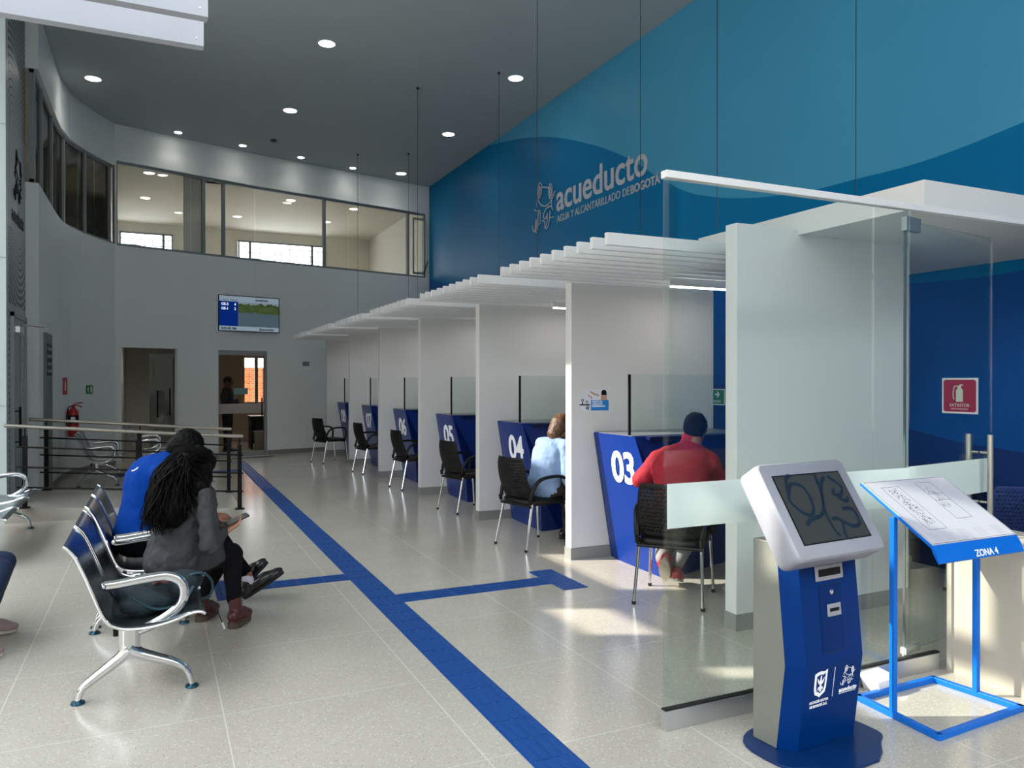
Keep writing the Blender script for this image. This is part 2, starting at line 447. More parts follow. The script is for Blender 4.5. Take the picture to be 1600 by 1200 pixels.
def barred(num, x0, x1, z0, z1, y, splits):
    m = MB()
    for a, b in [(x0, x0+.04), (x1-.04, x1)]+[(s-.03, s+.03) for s in splits]: m.box(a, y-.03, z0, b, y+.03, z1)
    m.box(x0, y-.03, z0, x1, y+.03, z0+.04); m.box(x0, y-.03, z1-.04, x1, y+.03, z1)
    n = int((z1-z0)/.17)
    for k in range(1, n+1):
        z = z0+k*(z1-z0)/(n+1); m.box(x0, y+.04, z-.011, x1, y+.052, z+.011)
        x = x0+(.2 if k % 2 else .4)
        while x < x1: m.box(x-.011, y+.04, z-(z1-z0)/(n+1), x+.011, y+.052, z); x += .42
    struct(m.build('window_%d' % num, barm))
barred(2, -.87, .47, 4.45, 5.64, 23.74, (.22,)); barred(3, 2.2, 4.66, 4.3, 5.62, 23.74, (2.53, 4.31))

# upper window band: frames and panes
def pt_on(path, s):
    for i in range(len(path)-1):
        L = math.dist(path[i], path[i+1])
        if s <= L or i == len(path)-2:
            f = s/L; return Vector((path[i][0]+(path[i+1][0]-path[i][0])*f, path[i][1]+(path[i+1][1]-path[i][1])*f, 0)), Vector((path[i+1][0]-path[i][0], path[i+1][1]-path[i][1], 0)).normalized()
        s -= L
def window_run(num, path, stops, z0, z1, gmat, inset=.05, fw=.06):
    m = MB(); tot = sum(math.dist(path[i], path[i+1]) for i in range(len(path)-1))
    for i in range(len(path)-1):
        a, b = path[i], path[i+1]
        d = Vector((b[0]-a[0], b[1]-a[1], 0)).normalized(); mx = frame_mx((a[0], a[1], 0), d, (-d.y, d.x, 0)); L = math.dist(a, b)
        m.box(0, inset, z0, L, inset+.05, z0+.05, mx); m.box(0, inset, z1-.05, L, inset+.05, z1, mx)
    for s in stops:
        p, d = pt_on(path, s); mx = frame_mx(p, d, (-d.y, d.x, 0)); m.box(-fw/2, inset-.01, z0, fw/2, inset+.06, z1, mx)
    w = struct(m.build('window_%d' % num, grey_frame))
    for i in range(len(path)-1):
        a, b = path[i], path[i+1]
        d = Vector((b[0]-a[0], b[1]-a[1], 0)).normalized(); mx = frame_mx((a[0], a[1], 0), d, (-d.y, d.x, 0))
        g = MB(); g.box(.01, inset+.02, z0+.05, math.dist(a, b)-.01, inset+.026, z1-.05, mx); g.build('pane', gmat, w)
sb = [s_of(BW[0], BW[1], .892), ]
def sx(x):
    s = 0
    for i in range(4):
        if x <= BW[i+1][0] or i == 3: return s+s_of(BW[i], BW[i+1], x)
        s += math.dist(BW[i], BW[i+1])
window_run(4, BW, [.03, sx(.905), sx(1.29), sx(3.43), sx(5.52), sx(5.97)], 4.04, 5.60, glu)
window_run(5, LW, [.03, .75, 1.9, 2.9, 3.75, 4.55], 4.06, 5.50, glass('tinted_glass', (.45, .47, .46), 1.3))
# opening casement with its stay in the far right light
t = thing('casement_window', 'small open casement light beside the blue wall', 'window', (5.74, 17.86, 4.1), math.radians(14.8))
m = MB(); m.box(-.17, -.06, .05, -.14, -.03, 1.3); m.box(.14, -.06, .05, .17, -.03, 1.3); m.box(-.17, -.06, .0, .17, -.03, .05); m.box(-.17, -.06, 1.3, .17, -.03, 1.34); m.build('sash', grey_frame, t)
m = MB(); m.tube([(.13, -.05, .03), (.19, -.16, .32)], .012, 6); m.build('stay', blackm, t)

# ground floor rooms behind the two doorways
dg = M('corridor_paint', 'bdbab5', .7)
m = MB(); m.box(-.75, 16.2, 0, -.6, 19.6, 2.7); m.box(.43, 16.62, 0, .58, 19.6, 2.7); m.box(-.75, 19.5, 0, .58, 19.65, 2.7)
m.prism([(-.75, 16.15), (.43, 16.6), (.58, 16.65), (.58, 19.6), (-.75, 19.6)], 2.6, 2.7); struct(m.build('wall_corridor', dg))
rm = M('office_paint', 'b9a994', .7)
m = MB(); m.box(.6, 16.7, 0, .72, 21.1, 2.7); m.box(3.5, 17.5, 0, 3.62, 21.1, 2.7)
panels(m, (.6, 21.0), (3.62, 21.0), .12, 0, 2.7, [(1.50, 1.75, 1.0, 2.14), (1.83, 2.10, 1.0, 2.14)])
m.prism([(.6, 16.65), (1.9, 17.08), (3.62, 17.55), (3.62, 21.1), (.6, 21.1)], 2.6, 2.7)
m.box(1.28, 19.55, 0, 1.34, 21.0, 2.6); struct(m.build('wall_office', rm))
m = MB(); m.box(1.3, 23.4, 0, 4.6, 23.6, 1.93); bw = m.build('brick_wall', brick_mat()); tag(bw, 'orange brick wall outside the office window beyond the glass door', 'wall')
m = MB()
for x0, x1 in ((2.10, 2.35), (2.43, 2.70)):
    for k in range(1, 7): m.box(x0, 21.14, 1.0+k*.165, x1, 21.15, 1.008+k*.165)
    m.box((x0+x1)/2-.004, 21.14, 1.0, (x0+x1)/2+.004, 21.15, 2.14)
struct(m.build('window_6', barm))

# baseboards
m = MB()
def bb(a, b, s0=0, s1=None, hh=.09, off=0.0):
    d = Vector((b[0]-a[0], b[1]-a[1], 0)); L = d.length; d.normalize()
    m.box(s0, -.012, 0, L if s1 is None else s1, .0, hh, frame_mx((a[0], a[1], 0), d, (-d.y, d.x, 0)))
bb(BW[0], BW[1], 1.13); bb(BW[1], BW[2], 0, s_of(BW[1], BW[2], 1.16)); bb(BW[2], BW[3], s_of(BW[2], BW[3], 2.15)); bb(BW[3], BW[4])
struct(m.build('baseboard_back', basegrey))
m = MB()
for i in range(len(LW)-1):
    if i == 0: continue
    bb(LW[i], LW[i+1], .12 if i == 1 else 0)
struct(m.build('baseboard_left', basegrey))

# white soffit over the consulting office and its concrete parapet
m = MB(); m.box(3.769, 2.869, 2.49, XR-.002, 4.78, 2.635); struct(m.build('trim_2', white))
m = MB(); m.box(3.848, -2.4, 0, 4.0, 2.79, .70); m.box(3.84, -2.4, .70, 4.3, 2.79, .725)
lw_ = m.build('parapet', concrete); tag(lw_, 'low pale concrete wall with a slab top beside the floor plan stand', 'wall')

# access ramp in front of the vestibule door
m = MB(); v = [(.95, 9.9, .001), (.95, 11.39, .001), (-1.478, 9.9, .178), (-1.478, 11.39, .178), (-1.478, 9.9, 0), (-1.478, 11.39, 0)]
m.add(v, [(0, 1, 3, 2), (2, 3, 5, 4), (0, 2, 4), (1, 5, 3), (0, 4, 5, 1)])
tag(m.build('ramp', M('ramp_terrazzo', 'a29e94', .3, var=.08, vs=9)), 'low access ramp rising to the left between the two black handrails', 'ramp')

# ------------------------------------------------------------------ doors
# metal door in perforated wall
d1 = M('door_grey', '9aa2a5', .4, .3)
m = MB(); m.box(-1.50, 10.29, .165, -1.46, 11.25, 2.32)
for y in (10.28, 11.21): m.box(-1.475, y, .165, -1.44, y+.05, 2.33)
m.box(-1.475, 10.28, 2.28, -1.44, 11.26, 2.33)
o = struct(m.build('door_1', d1))
m = MB(); m.box(-1.462, 10.4, .3, -1.452, 10.75, 1.15); m.box(-1.462, 10.85, .3, -1.452, 11.1, 2.1); m.build('panel', M('door_glass_grey', '7d868c', .2), o)
m = MB(); m.tube([(-1.40, 10.42, .8), (-1.40, 10.42, 1.25)], .014); m.tube([(-1.46, 10.42, .85), (-1.40, 10.42, .85)], .008); m.tube([(-1.46, 10.42, 1.2), (-1.40, 10.42, 1.2)], .008); m.build('door_handle', blackm, o)
m = MB(); m.box(-1.46, 10.34, 2.1, -1.39, 10.62, 2.17); m.tube([(-1.40, 10.5, 2.19), (-1.18, 10.72, 2.2), (-1.16, 10.74, 2.2)], .012); m.tube([(-1.40, 10.5, 2.19), (-1.2, 10.95, 2.2)], .012, 6); m.build('door_closer', chrome, o)
# louvred narrow door on the left wall
m = MB(); m.box(-1.3349, 11.88, 0.0, -1.305, 12.60, 2.19)
o = struct(m.build('door_2', M('louvre_door_grey', '6f7678', .5)))
m = MB(); m.box(-1.3055, 11.98, 1.62, -1.300, 12.5, 2.05); m.build('vent_recess', M('vent_dark', '2c3032', .6), o)
m = MB()
for k in range(4): m.box(-1.303, 11.98, 1.66+k*.10, -1.290, 12.5, 1.70+k*.10, Matrix())
m.build('louvre', M('louvre_grey', '8a9193', .5), o)
m = MB(); m.tube([(-1.30, 12.52, 1.0), (-1.26, 12.52, 1.0), (-1.26, 12.42, 1.0)], .009, 8); m.build('door_handle', chrome, o)
# glass door in the corridor
m = MB(); m.box(.36, 16.52, .03, .385, 16.55, 2.13); m.box(-.1, 17.35, 2.0, .42, 17.40, 2.1)
o = struct(m.build('door_3', grey_frame))
m = MB(); m.box(-.1, 17.36, .02, .42, 17.37, 2.0); m.build('pane', glass('corridor_glass', (.72, .76, .74), .4), o)
m = MB(); m.tube([(.05, 17.31, .8), (.05, 17.31, 1.35)], .015); m.tube([(.28, 17.31, .85), (.28, 17.31, 1.4)], .015); m.build('door_handle', blackm, o)
# sliding glass door of the office
dd = Vector((1.924-.674, 16.887-16.443, 0)).normalized()
d2m = frame_mx((1.16, 16.616, 0), (.964, .266, 0), (-.266, .964, 0))
m = MB(); m.box(0, .03, 2.07, 1.01, .10, 2.17, d2m); m.box(.965, .03, 0, 1.01, .09, 2.07, d2m); m.box(0, .03, 0, 1.01, .09, .10, d2m); m.box(0, .03, 0, .02, .09, 2.07, d2m)
o = struct(m.build('door_4', M('sliding_frame', '9b9f9f', .4, .3)))
m = MB(); m.box(.02, .05, .10, .965, .062, 2.07, d2m); m.build('pane', glass('office_glass', (.86, .84, .82), .8), o)
m = MB(); m.box(.02, .044, .88, .965, .048, 1.08, d2m); m.build('frosted_band', frosted('frost_warm', (.62, .58, .54), .1), o)
m = MB(); m.tube([(.9, .0, .75), (.9, .0, 1.2)], .013, mx=d2m); m.tube([(.9, .0, .8), (.9, .05, .8)], .008, mx=d2m); m.tube([(.9, .0, 1.15), (.9, .05, 1.15)], .008, mx=d2m); m.build('door_handle', blackm, o)
m = MB(); m.box(.05, -.42, 0, .98, -.36, .008, d2m); tag(m.build('floor_grille', blackm), 'thin dark drain strip on the floor before the office door', 'grille')
m = MB(); m.box(.33, .043, 1.27, .62, .0475, 1.40, d2m); tag(m.build('door_notice', M('notice_teal', '6f8f90', .5)), 'small grey-green notice stuck on the office glass door', 'notice')

# ------------------------------------------------------------------ partitions, desks, canopies
XP = 3.265; Y0 = 3.7705; SP = 2.093; TH = .103
def booth_y(k): return Y0+SP*k
names = ['03', '04', '05', '06', '07', '08']
for k in range(7):
    y = booth_y(k); x1 = 4.80
    hh = 2.527 if k == 0 else 2.40
    lab = ['tall white partition nearest the glass screen, under the white soffit',
           'white partition between desks 03 and 04, with the preferential attention sticker',
           'white partition between desks 04 and 05', 'white partition between desks 05 and 06', 'white partition between desks 06 and 07',
           'white partition between desks 07 and 08', 'last white partition behind desk 08, nearest the far wall'][k]
    t = thing('partition', lab, 'partition', (XP, y, 0), 0, 'white partitions between the service desks')
    m = MB(); m.box(0, 0, .10, x1-XP, TH, hh); m.build('panel', white, t, bevel=.004)
    m = MB(); m.box(-.006, -.006, 0, x1-XP, TH+.006, .10); m.build('baseboard', basegrey, t)
whitenum = M('number_white', 'f2f4f8', .4)
for k in range(6):
    yb = booth_y(k+1)-.004    # back of the desk, against the next partition
    t = thing('service_desk', 'blue faceted service desk numbered %s' % names[k], 'desk', (3.6, yb-.35, 0), 0, 'numbered blue service desks')
    X = lambda a: a-3.6
    Yl = lambda a: a-(5.8635-.35)   # coordinates given for desk 03
    # gable seen from the aisle: outer face polygon folded at a lower facet
    TL, TR = (X(3.478), Yl(5.79), 1.10), (X(3.495), Yl(5.24), 1.10)
    BL, BR = (X(3.64), Yl(5.70), 0), (X(3.62), Yl(5.03), 0)
    FR = (X(3.575), Yl(4.97), .40)
    bTL, bTR, bBL, bBR = (X(4.70), Yl(5.85), 1.10), (X(4.70), Yl(5.24), 1.10), (X(4.70), Yl(5.84), 0), (X(4.70), Yl(5.36), 0)
    iR = (X(3.80), Yl(5.02), 0); kR = (X(3.80), Yl(5.12), .42)
    TM = (X(3.62), Yl(5.20), 1.085)
    wide = (X(3.478), Yl(5.85), 1.10); wb = (X(3.66), Yl(5.85), 0)
    m = MB()
    vs = [TL, TR, FR, BR, BL, wide, wb, bTL, bTR, bBL, bBR, (X(3.82), Yl(5.24), 1.085), (X(3.82), Yl(5.05), 0), (X(3.86), Yl(5.24), .42)]
    fs = [(0, 4, 2), (0, 2, 1), (4, 3, 2), (0, 5, 6, 4), (5, 7, 9, 6), (0, 1, 8, 7, 5), (7, 8, 10, 9), (1, 2, 13, 11), (2, 3, 12, 13), (11, 13, 10, 8), (13, 12, 10), (1, 11, 8), (3, 4, 6, 9, 10, 12)]
    m.add(vs, fs); m.build('body', bluedesk, t)
    m = MB(); m.box(X(3.60), Yl(5.18), 1.07, X(4.72), Yl(5.245), 1.10); m.box(X(4.02), Yl(4.98), .72, X(4.72), Yl(5.26), .75); m.build('ledge', navydesk, t, bevel=.004)
    m = MB(); m.box(X(3.49), Yl(5.27), 1.101, X(4.70), Yl(5.85), 1.106); m.build('top', M('desk_top_grey', '6b7078', .3), t)
    # number on the gable
    O = Vector(TL)*.40+Vector(TR)*.60
    e1 = (Vector(TR)-Vector(TL)).normalized(); nrm = (Vector(TR)-Vector(TL)).cross(Vector(FR)-Vector(TR)).normalized()
    if nrm.x > 0: nrm = -nrm
    e2 = nrm.cross(e1); e2 = e2 if e2.z > 0 else -e2
    if e1.cross(e2).x > 0: e1 = -e1
    org = Vector(TR)+(Vector(FR)-Vector(TR))*.285+nrm*.004+(Vector(TL)-Vector(TR))*.30
    mx = frame_mx(org, e1, e2)
    text('number', names[k], .36, whitenum, t, mx @ Matrix.Translation((-.10, -.19, 0)), bold=.009, ext=.002, align='CENTER', sx=.98, sp=.95)
    m = MB(); m.box(X(3.512), Yl(5.345), 1.10, X(3.53), Yl(5.362), 1.602); m.build('screen_post', blackm, t)
    m = MB(); m.box(X(3.53), Yl(5.35), 1.10, X(4.70), Yl(5.356), 1.60); m.build('screen_pane', gl, t)
    if k in (1, 2):
        m = MB(); m.box(X(3.93), Yl(5.05), .751, X(4.13), Yl(5.22), .765)
        p = m.build('paper_pad', printwhite); p.location = t.location
        tag(p, 'white paper pad by the woman in the pale blue sweater' if k == 1 else 'white paper pad in front of the empty chair at desk 05', 'paper')
        p.location.z += 0
        p.location.x += .12
        p.location.y = t.location.y
# canopies of white slats
XS = 2.538; YS = 4.0988
for k in range(6):
    t = thing('slatted_canopy', 'hung canopy of white slats above desk %s' % names[k], 'canopy', (XS, YS+SP*k, 2.392), 0, 'slatted canopies over the desks')
    for i in range(10):
        m = MB(); m.box(0, i*.178, 0, 4.8-XS, i*.178+.034, .075); m.build('slat', slatm, t)
    for xr_ in (1.28, 2.2): m = MB(); m.box(xr_, -.02, .076, xr_+.04, 1.66, .1); m.build('carrier_rail', alu, t)
tubem = emis('tube_light', 'fff6ea', 9)
for k in range(6):
    t = thing('tube_light', 'slim white tube light under the canopy of desk %s' % names[k], 'lamp', (3.89, 5.30+SP*k, 2.33), 0, 'tube lights over the desks')
    m = MB(); m.box(0, 0, .012, .88, .035, .062); m.build('housing', slatm, t)
    m = MB(); m.box(.02, .004, 0, .88, .031, .0125); m.build('diffuser', tubem, t)
    if k < 6:
        ld = bpy.data.lights.new('tube_lamp', 'AREA'); ld.shape = 'RECTANGLE'; ld.size = .84; ld.size_y = .03; ld.energy = 1.4; ld.color = (1, .95, .88)
        lo = bpy.data.objects.new('tube_lamp', ld); COL.objects.link(lo); lo.parent = t; lo.location = (.45, .018, -.004)
# suspension wires
wirem = M('wire_steel', '3a4247', .35, .8)
wl = [(3.84, 4.65, 2.64, 'steel wire holding the white soffit at its aisle end'), (5.28, 4.65, 2.635, 'steel wire holding the white soffit near the blue wall'),
      (3.84, 7.67, 2.49, 'steel wire crossing left of the frog emblem down to the canopy'), (5.28-.5, 7.05, 2.49, 'steel wire crossing the last letters of the wall name'),
      (3.84, 11.96, 2.49, 'steel wire above desk 06 on the aisle side'), (5.28-.5, 10.85, 2.49, 'steel wire above desk 05 in front of the blue wall'),
      (3.84, 16.0, 2.49, 'steel wire above desk 08 before the far window'), (4.78, 15.5, 2.49, 'steel wire over desk 08 on the blue wall side')]
for x, y, z, lab in wl:
    m = MB(); m.cyl((0, 0, 0), (0, 0, H-z), .0035, seg=6); m.cyl((0, 0, H-z-.03), (0, 0, H-z-.001), .02, seg=10)
    tag(m.build('suspension_wire', wirem, loc=(x, y, z)), lab, 'wire', 'suspension wires')

# ceiling lights
discm = emis('downlight_glow', 'fffdf4', 14)
dl = [(-.865, 13.72, 'round ceiling downlight nearest the curved left wall'), (2.19, 10.93, 'round ceiling downlight nearest the top of the picture, above the aisle'), (5.11, 10.95, 'round ceiling downlight by the blue wall, nearer of two'),
      (2.15, 13.9, 'round ceiling downlight in the middle of the hall ceiling'), (5.10, 13.97, 'round ceiling downlight by the blue wall, middle one'), (5.09, 17.07, 'round ceiling downlight in the far corner by the blue wall')]
sm = [(.41, 16.01, 'first small downlight from the left above the far window'), (1.607, 16.366, 'second small downlight from the left above the far window'), (2.807, 16.722, 'third small downlight from the left above the far window'), (3.989, 17.074, 'fourth small downlight from the left above the far window')]
def downlight(x, y, z, r, lab, grp, glow=discm, en=0):
    t = thing('downlight', lab, 'ceiling light', (x, y, z), 0, grp)
    m = MB(); m.lathe([(r*.96, -.002), (r*.96, -.008), (r*1.1, -.006), (r*1.1, -.001)]); m.build('trim_ring', printwhite, t, smooth=True)
    m = MB(); m.lathe([(.001, -.009), (r*.95, -.009), (r*.95, -.0045), (.001, -.0045)]); m.build('diffuser', glow, t)
    if en:
        ld = bpy.data.lights.new('downlight_lamp', 'SPOT'); ld.spot_size = 2.2; ld.spot_blend = .9; ld.energy = en; ld.color = (1, .97, .9); ld.shadow_soft_size = .08
        lo = bpy.data.objects.new('downlight_lamp', ld); COL.objects.link(lo); lo.parent = t; lo.location = (0, 0, -.03)
for x, y, l_ in dl: downlight(x, y, H, .115, l_, 'large round hall downlights', en=14)
for x, y, l_ in sm: downlight(x, y, H, .07, l_, 'small downlights above the far window', en=6)
m = MB(); m.lathe([(.05, 0), (.06, -.02), (.045, -.035), (.001, -.04)]); o = m.build('smoke_detector', M('detector_dark', '2b2d2e', .5), loc=(2.117, 15.747, H)); tag(o, 'small dark round detector on the hall ceiling', 'detector')
uw = emis('upper_glow', 'fff3dc', 5)
for i, (x, y) in enumerate([(-.1, 18.0), (-.2, 20.5), (.9, 21.5), (3.0, 19.3), (2.0, 21.8), (4.3, 21.5), (4.6, 19.6), (-3.2, 14)]):
    downlight(x, y, 5.92, .11, ['upper room downlight nearest the left pane', 'upper room downlight behind the left pane, second row', 'upper room downlight behind the narrow pane', 'upper room downlight behind the wide pane, front row', 'upper room downlight behind the wide pane, rear row', 'upper room downlight above the long barred window', 'upper room downlight behind the right wide pane', 'upper room downlight behind the curved side window'][i], 'downlights of the upper room', uw, en=30)

downlight(.0, 17.6, 2.6, .09, 'added lamp brightening the dark corridor opening', 'added lamps brightening the rear rooms', uw, en=18)  # unseen ceiling lamp, added to brighten the corridor
downlight(1.9, 19.0, 2.6, .09, 'added lamp brightening the office behind the sliding door', 'added lamps brightening the rear rooms', uw, en=22)  # also an added lamp, lifts the dark office walls

# ------------------------------------------------------------------ tactile paving
tac = M('tactile_blue', '0b4488', .55, spec=.3, var=.12, vs=12, bump=.2, bs=90)
tacd = M('tactile_dome', '3b5590', .35, var=.3, vs=30)
def tactile(name, lab, x0, x1, y0, y1, along, ridges=True):
    t = thing(name, lab, 'tactile paving', (x0, y0, 0), 0, 'blue tactile guide paving')
    w, l = x1-x0, y1-y0
    m = MB(); m.box(0, 0, 0, w, l, .004); m.build('base', tac, t)
    m = MB(); sc = MB()
    if along == 'Y':
        n = max(1, round(l/.198)); s = l/n; c = 4; p = w/c
        for i in range(n):
            for j in range(c): m.box(p*(j+.18), s*i+.012, .004, p*(j+.82), s*(i+1)-.012, .0075)
            for j in (.1, .5, .9): sc.lathe([(.0035, .0), (.0035, .0028), (.001, .0035)], Matrix.Translation((w*j, s*i+.004, .004+.0035*(j != .5)*0)), 8)
    else:
        n = max(1, round(w/.198)); s = w/n; c = 4; p = l/c
        for i in range(n):
            for j in range(c): m.box(s*i+.012, p*(j+.18), .004, s*(i+1)-.012, p*(j+.82), .0075)
            for j in (.1, .9): sc.lathe([(.0035, .0), (.0035, .0028), (.001, .0035)], Matrix.Translation((s*i+.004, l*j, .004)), 8)
    m.build('ridges', tac, t, bevel=.0012, seg=1); sc.build('screw_heads', chrome, t, smooth=True)
    return t
def domes(name, lab, x0, x1, y0, y1, mat=tac, dm=None, st=.05):
    t = thing(name, lab, 'tactile paving', (x0, y0, 0), 0, 'blue tactile warning paving')
    w, l = x1-x0, y1-y0
    m = MB(); m.box(0, 0, 0, w, l, .004); m.build('base', mat, t)
    m = MB(); nx, ny = max(2, int(w/st)), max(2, int(l/st))
    for i in range(nx):
        for j in range(ny): m.lathe([(.012, .0), (.010, .003), (.005, .0045)], Matrix.Translation(((i+.5)*w/nx, (j+.5)*l/ny, .004)), 8)
    m.build('domes', dm or mat, t, smooth=True)
    return t
tactile('guide_strip', 'long blue ridged tactile strip running down the hall', 1.377, 1.578, 1.8, 11.6, 'Y')
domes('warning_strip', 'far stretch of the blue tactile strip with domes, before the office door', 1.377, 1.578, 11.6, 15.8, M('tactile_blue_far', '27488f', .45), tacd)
tactile('guide_strip', 'short blue tactile branch leading right to desk 03', 1.579, 2.745, 5.24, 5.44, 'X')
domes('warning_tile', 'blue domed tactile tile in front of desk 03', 2.747, 2.95, 5.04, 5.64)
tactile('guide_strip', 'short blue tactile branch leading left to the seated couple', .62, 1.376, 6.0, 6.19, 'X')
domes('warning_tile', 'blue domed tactile tile beside the brown boots', .40, .60, 5.82, 6.38)
tactile('guide_strip', 'thin blue tactile branch far behind the handrails', -.6, 1.3, 14.0, 14.2, 'X')

# ------------------------------------------------------------------ glass screen and swing door
t = thing('glass_screen', 'tall clear glass screen with steel rails and a frosted band', 'glass partition', (2.045, 2.835, 0))
m = MB(); m.box(0, -.02, 2.447, 4.0, .022, 2.48); m.build('top_rail', M('rail_white', 'e4e2e0', .4, .2), t, bevel=.002)
m = MB(); m.box(0, -.02, 0, 1.79, .022, .088); m.build('bottom_rail', alu, t, bevel=.002)
m = MB(); m.box(0, -.014, .088, 1.79, .016, .094); m.build('gasket', rubber, t)
m = MB(); m.box(0, -.005, .094, 1.294, .005, 2.447); m.build('pane', gl, t)
m = MB(); m.box(1.302, -.005, .094, 1.565, .005, 2.447); m.build('pane', gl, t)
m = MB(); m.box(2.55, -.005, .75, 4.0, .005, 2.447); m.build('pane', gl, t)
m = MB(); m.box(1.575, -.005, .094, 1.79, .005, .55); m.build('pane', gl, t)
m = MB(); m.box(.015, -.0075, .893, 1.56, -.0052, 1.092); m.build('frosted_band', frost, t)
m = MB(); m.box(2.55, -.0075, .893, 4.0, -.0052, 1.092); m.build('frosted_band', frost, t)
t = thing('glass_door', 'glass swing door set ajar in the glass screen', 'door', (3.612, 2.862, 0), math.radians(9))
m = MB(); m.box(.0, -.005, .11, .94, .005, 2.40); m.build('pane', gl, t)
m = MB(); m.box(.0, -.0075, .893, .94, -.0052, 1.092); m.build('frosted_band', frost, t)
m = MB(); m.box(-.01, -.016, 2.345, .13, .016, 2.42); m.build('patch_fitting', M('patch_steel', '8d9594', .35, .7), t, bevel=.002)
m = MB(); m.box(-.01, -.016, .1, .13, .016, .135); m.cyl((.0, 0, .02), (.0, 0, .14), .012); m.build('floor_pivot', alu, t)
m = MB(); m.box(-.004, -.006, .11, .004, .006, 2.40); m.build('edge_seal', M('seal_dark', '3f4a48', .5), t)
for sd in (-1, 1):
    m = MB(); m.tube([(.80, sd*.06, .74), (.80, sd*.06, 1.235)], .016, 14); m.tube([(.80, sd*.005, .84), (.80, sd*.06, .84)], .007, 8); m.tube([(.80, sd*.005, 1.13), (.80, sd*.06, 1.13)], .007, 8); m.build('pull_handle', M('handle_satin', 'b4b0a8', .35, .8), t, smooth=True)

# office furniture seen through the glass
t = thing('office_desk', 'dark blue desk inside the glazed office behind the floor plan stand', 'desk', (5.0, 4.2, 0))
m = MB(); m.box(-.2, -.25, .71, .98, .42, .74); m.build('desktop', M('office_desk_navy', '15264e', .35), t, bevel=.003)
m = MB(); m.box(.9, -.2, 0, .94, .4, .71); m.box(-.16, -.2, 0, -.12, .4, .71); m.box(-.12, .36, .2, .9, .39, .71); m.build('frame', M('office_desk_dark', '1c2230', .4), t)

# ------------------------------------------------------------------ booth chairs
perf = None
def make_chair(label, seat_mat, back_mat):
    t = thing('visitor_chair', label, 'chair', (0, 0, 0), 0, 'black visitor chairs at the desks')
    # local: faces +y
    m = MB(); nu, nv = 37, 29
    def S(u, v):
        w = .225-.025*v; x = (u-.5)*2*w*(1-.10*(v > .85)*(v-.85)/.15*abs(2*u-1)**4)
        y = -.215-.11*v-.03*math.sin(v*PI)+.045*(2*u-1)**2
        return (x, y, .46+.385*v)
    V = [S((i+.0)/nu, (j+(.42 if j % 2 and j < nv else 0))/nv) for j in range(nv+1) for i in range(nu+1)]; F = []
    for j in range(nv):
        for i in range(nu):
            if 2 <= i < nu-2 and 3 <= j < nv-3 and i % 2 == (j//2) % 2 and j % 2 == 1: continue
            F.append((j*(nu+1)+i, j*(nu+1)+i+1, (j+1)*(nu+1)+i+1, (j+1)*(nu+1)+i))
    m.add(V, F); m.build('backrest', back_mat, t, smooth=True, solid=.012, ang=60)
    m = MB(); pts = []
    r = [(x, y, z) for x, y, z in [(-.22, -.20, .43), (-.235, .0, .43), (-.22, .19, .435), (-.16, .235, .43), (.16, .235, .43), (.22, .19, .435), (.235, 0, .43), (.22, -.20, .43), (.15, -.235, .43), (-.15, -.235, .43)]]
    m.loft([[(x*.94, y*.94, z-.028) for x, y, z in r], [(x, y, z-.012) for x, y, z in r], [(x, y, z+.008) for x, y, z in r], [(x*.94, y*.94, z+.026) for x, y, z in r], [(x*.5, y*.5, z+.03) for x, y, z in r]])
    m.build('seat', seat_mat, t, smooth=True, ang=60)
    m = MB()
    for s in (-1, 1):
        m.tube(smoothline([(s*.225, -.225, .46), (s*.235, -.20, .56), (s*.25, -.12, .645), (s*.255, .05, .665), (s*.255, .16, .64), (s*.245, .19, .56), (s*.235, .17, .44)]), [.016]*31, 8, flat=1.3)
        m.tube([(s*.222, -.23, .42), (s*.222, -.24, .47)], .018, 8)
    m.tube([(-.225, -.225, .40), (.225, -.225, .40)], .013, 8); m.tube([(-.225, .18, .40), (.225, .18, .40)], .013, 8)
    m.build('armrest_frame', blackp, t, smooth=True)
    for sx_, sy in ((-1, -1), (1, -1), (1, 1), (-1, 1)):
        m = MB(); p0 = (sx_*.215, sy*.20, .42); p1 = (sx_*.235, -.285 if sy < 0 else .235, .012); m.tube([p0, p1], [.013, .011], 10)
        L_ = m.build('leg', chrome, t, smooth=True)
        m = MB(); m.cyl((p1[0], p1[1], 0), (p1[0], p1[1], .022), .014, seg=10); m.build('foot_cap', rubber, L_)
    return t
ch = make_chair('black perforated visitor chair under the man in the red jacket at desk 03', blackp, blackp)
ch.location = (3.385, 4.55, 0); ch.rotation_euler = (0, 0, -math.radians(47))
fr = [((3.27, 6.585, 0), -math.radians(78), 'visitor chair at desk 04 with a sunlit perforated back, woman seated'),
      ((3.42, 8.69, 0), -math.radians(80), 'empty black visitor chair at desk 05'), ((3.42, 10.83, 0), -math.radians(84), 'empty black visitor chair at desk 06'),
      ((3.37, 12.93, 0), -math.radians(82), 'empty black visitor chair at desk 07'), ((3.05, 14.90, 0), -math.radians(72), 'empty black visitor chair standing out into the aisle at desk 08')]
for i, (p, r, l_) in enumerate(fr): dup(ch, p, r, l_)
cb = M('blue_fabric', '0c2a66', .6)
oc = make_chair('dark blue office chair behind the glass at the right edge', cb, cb); oc.location = (5.42, 3.55, 0); oc.rotation_euler = (0, 0, math.radians(-25))

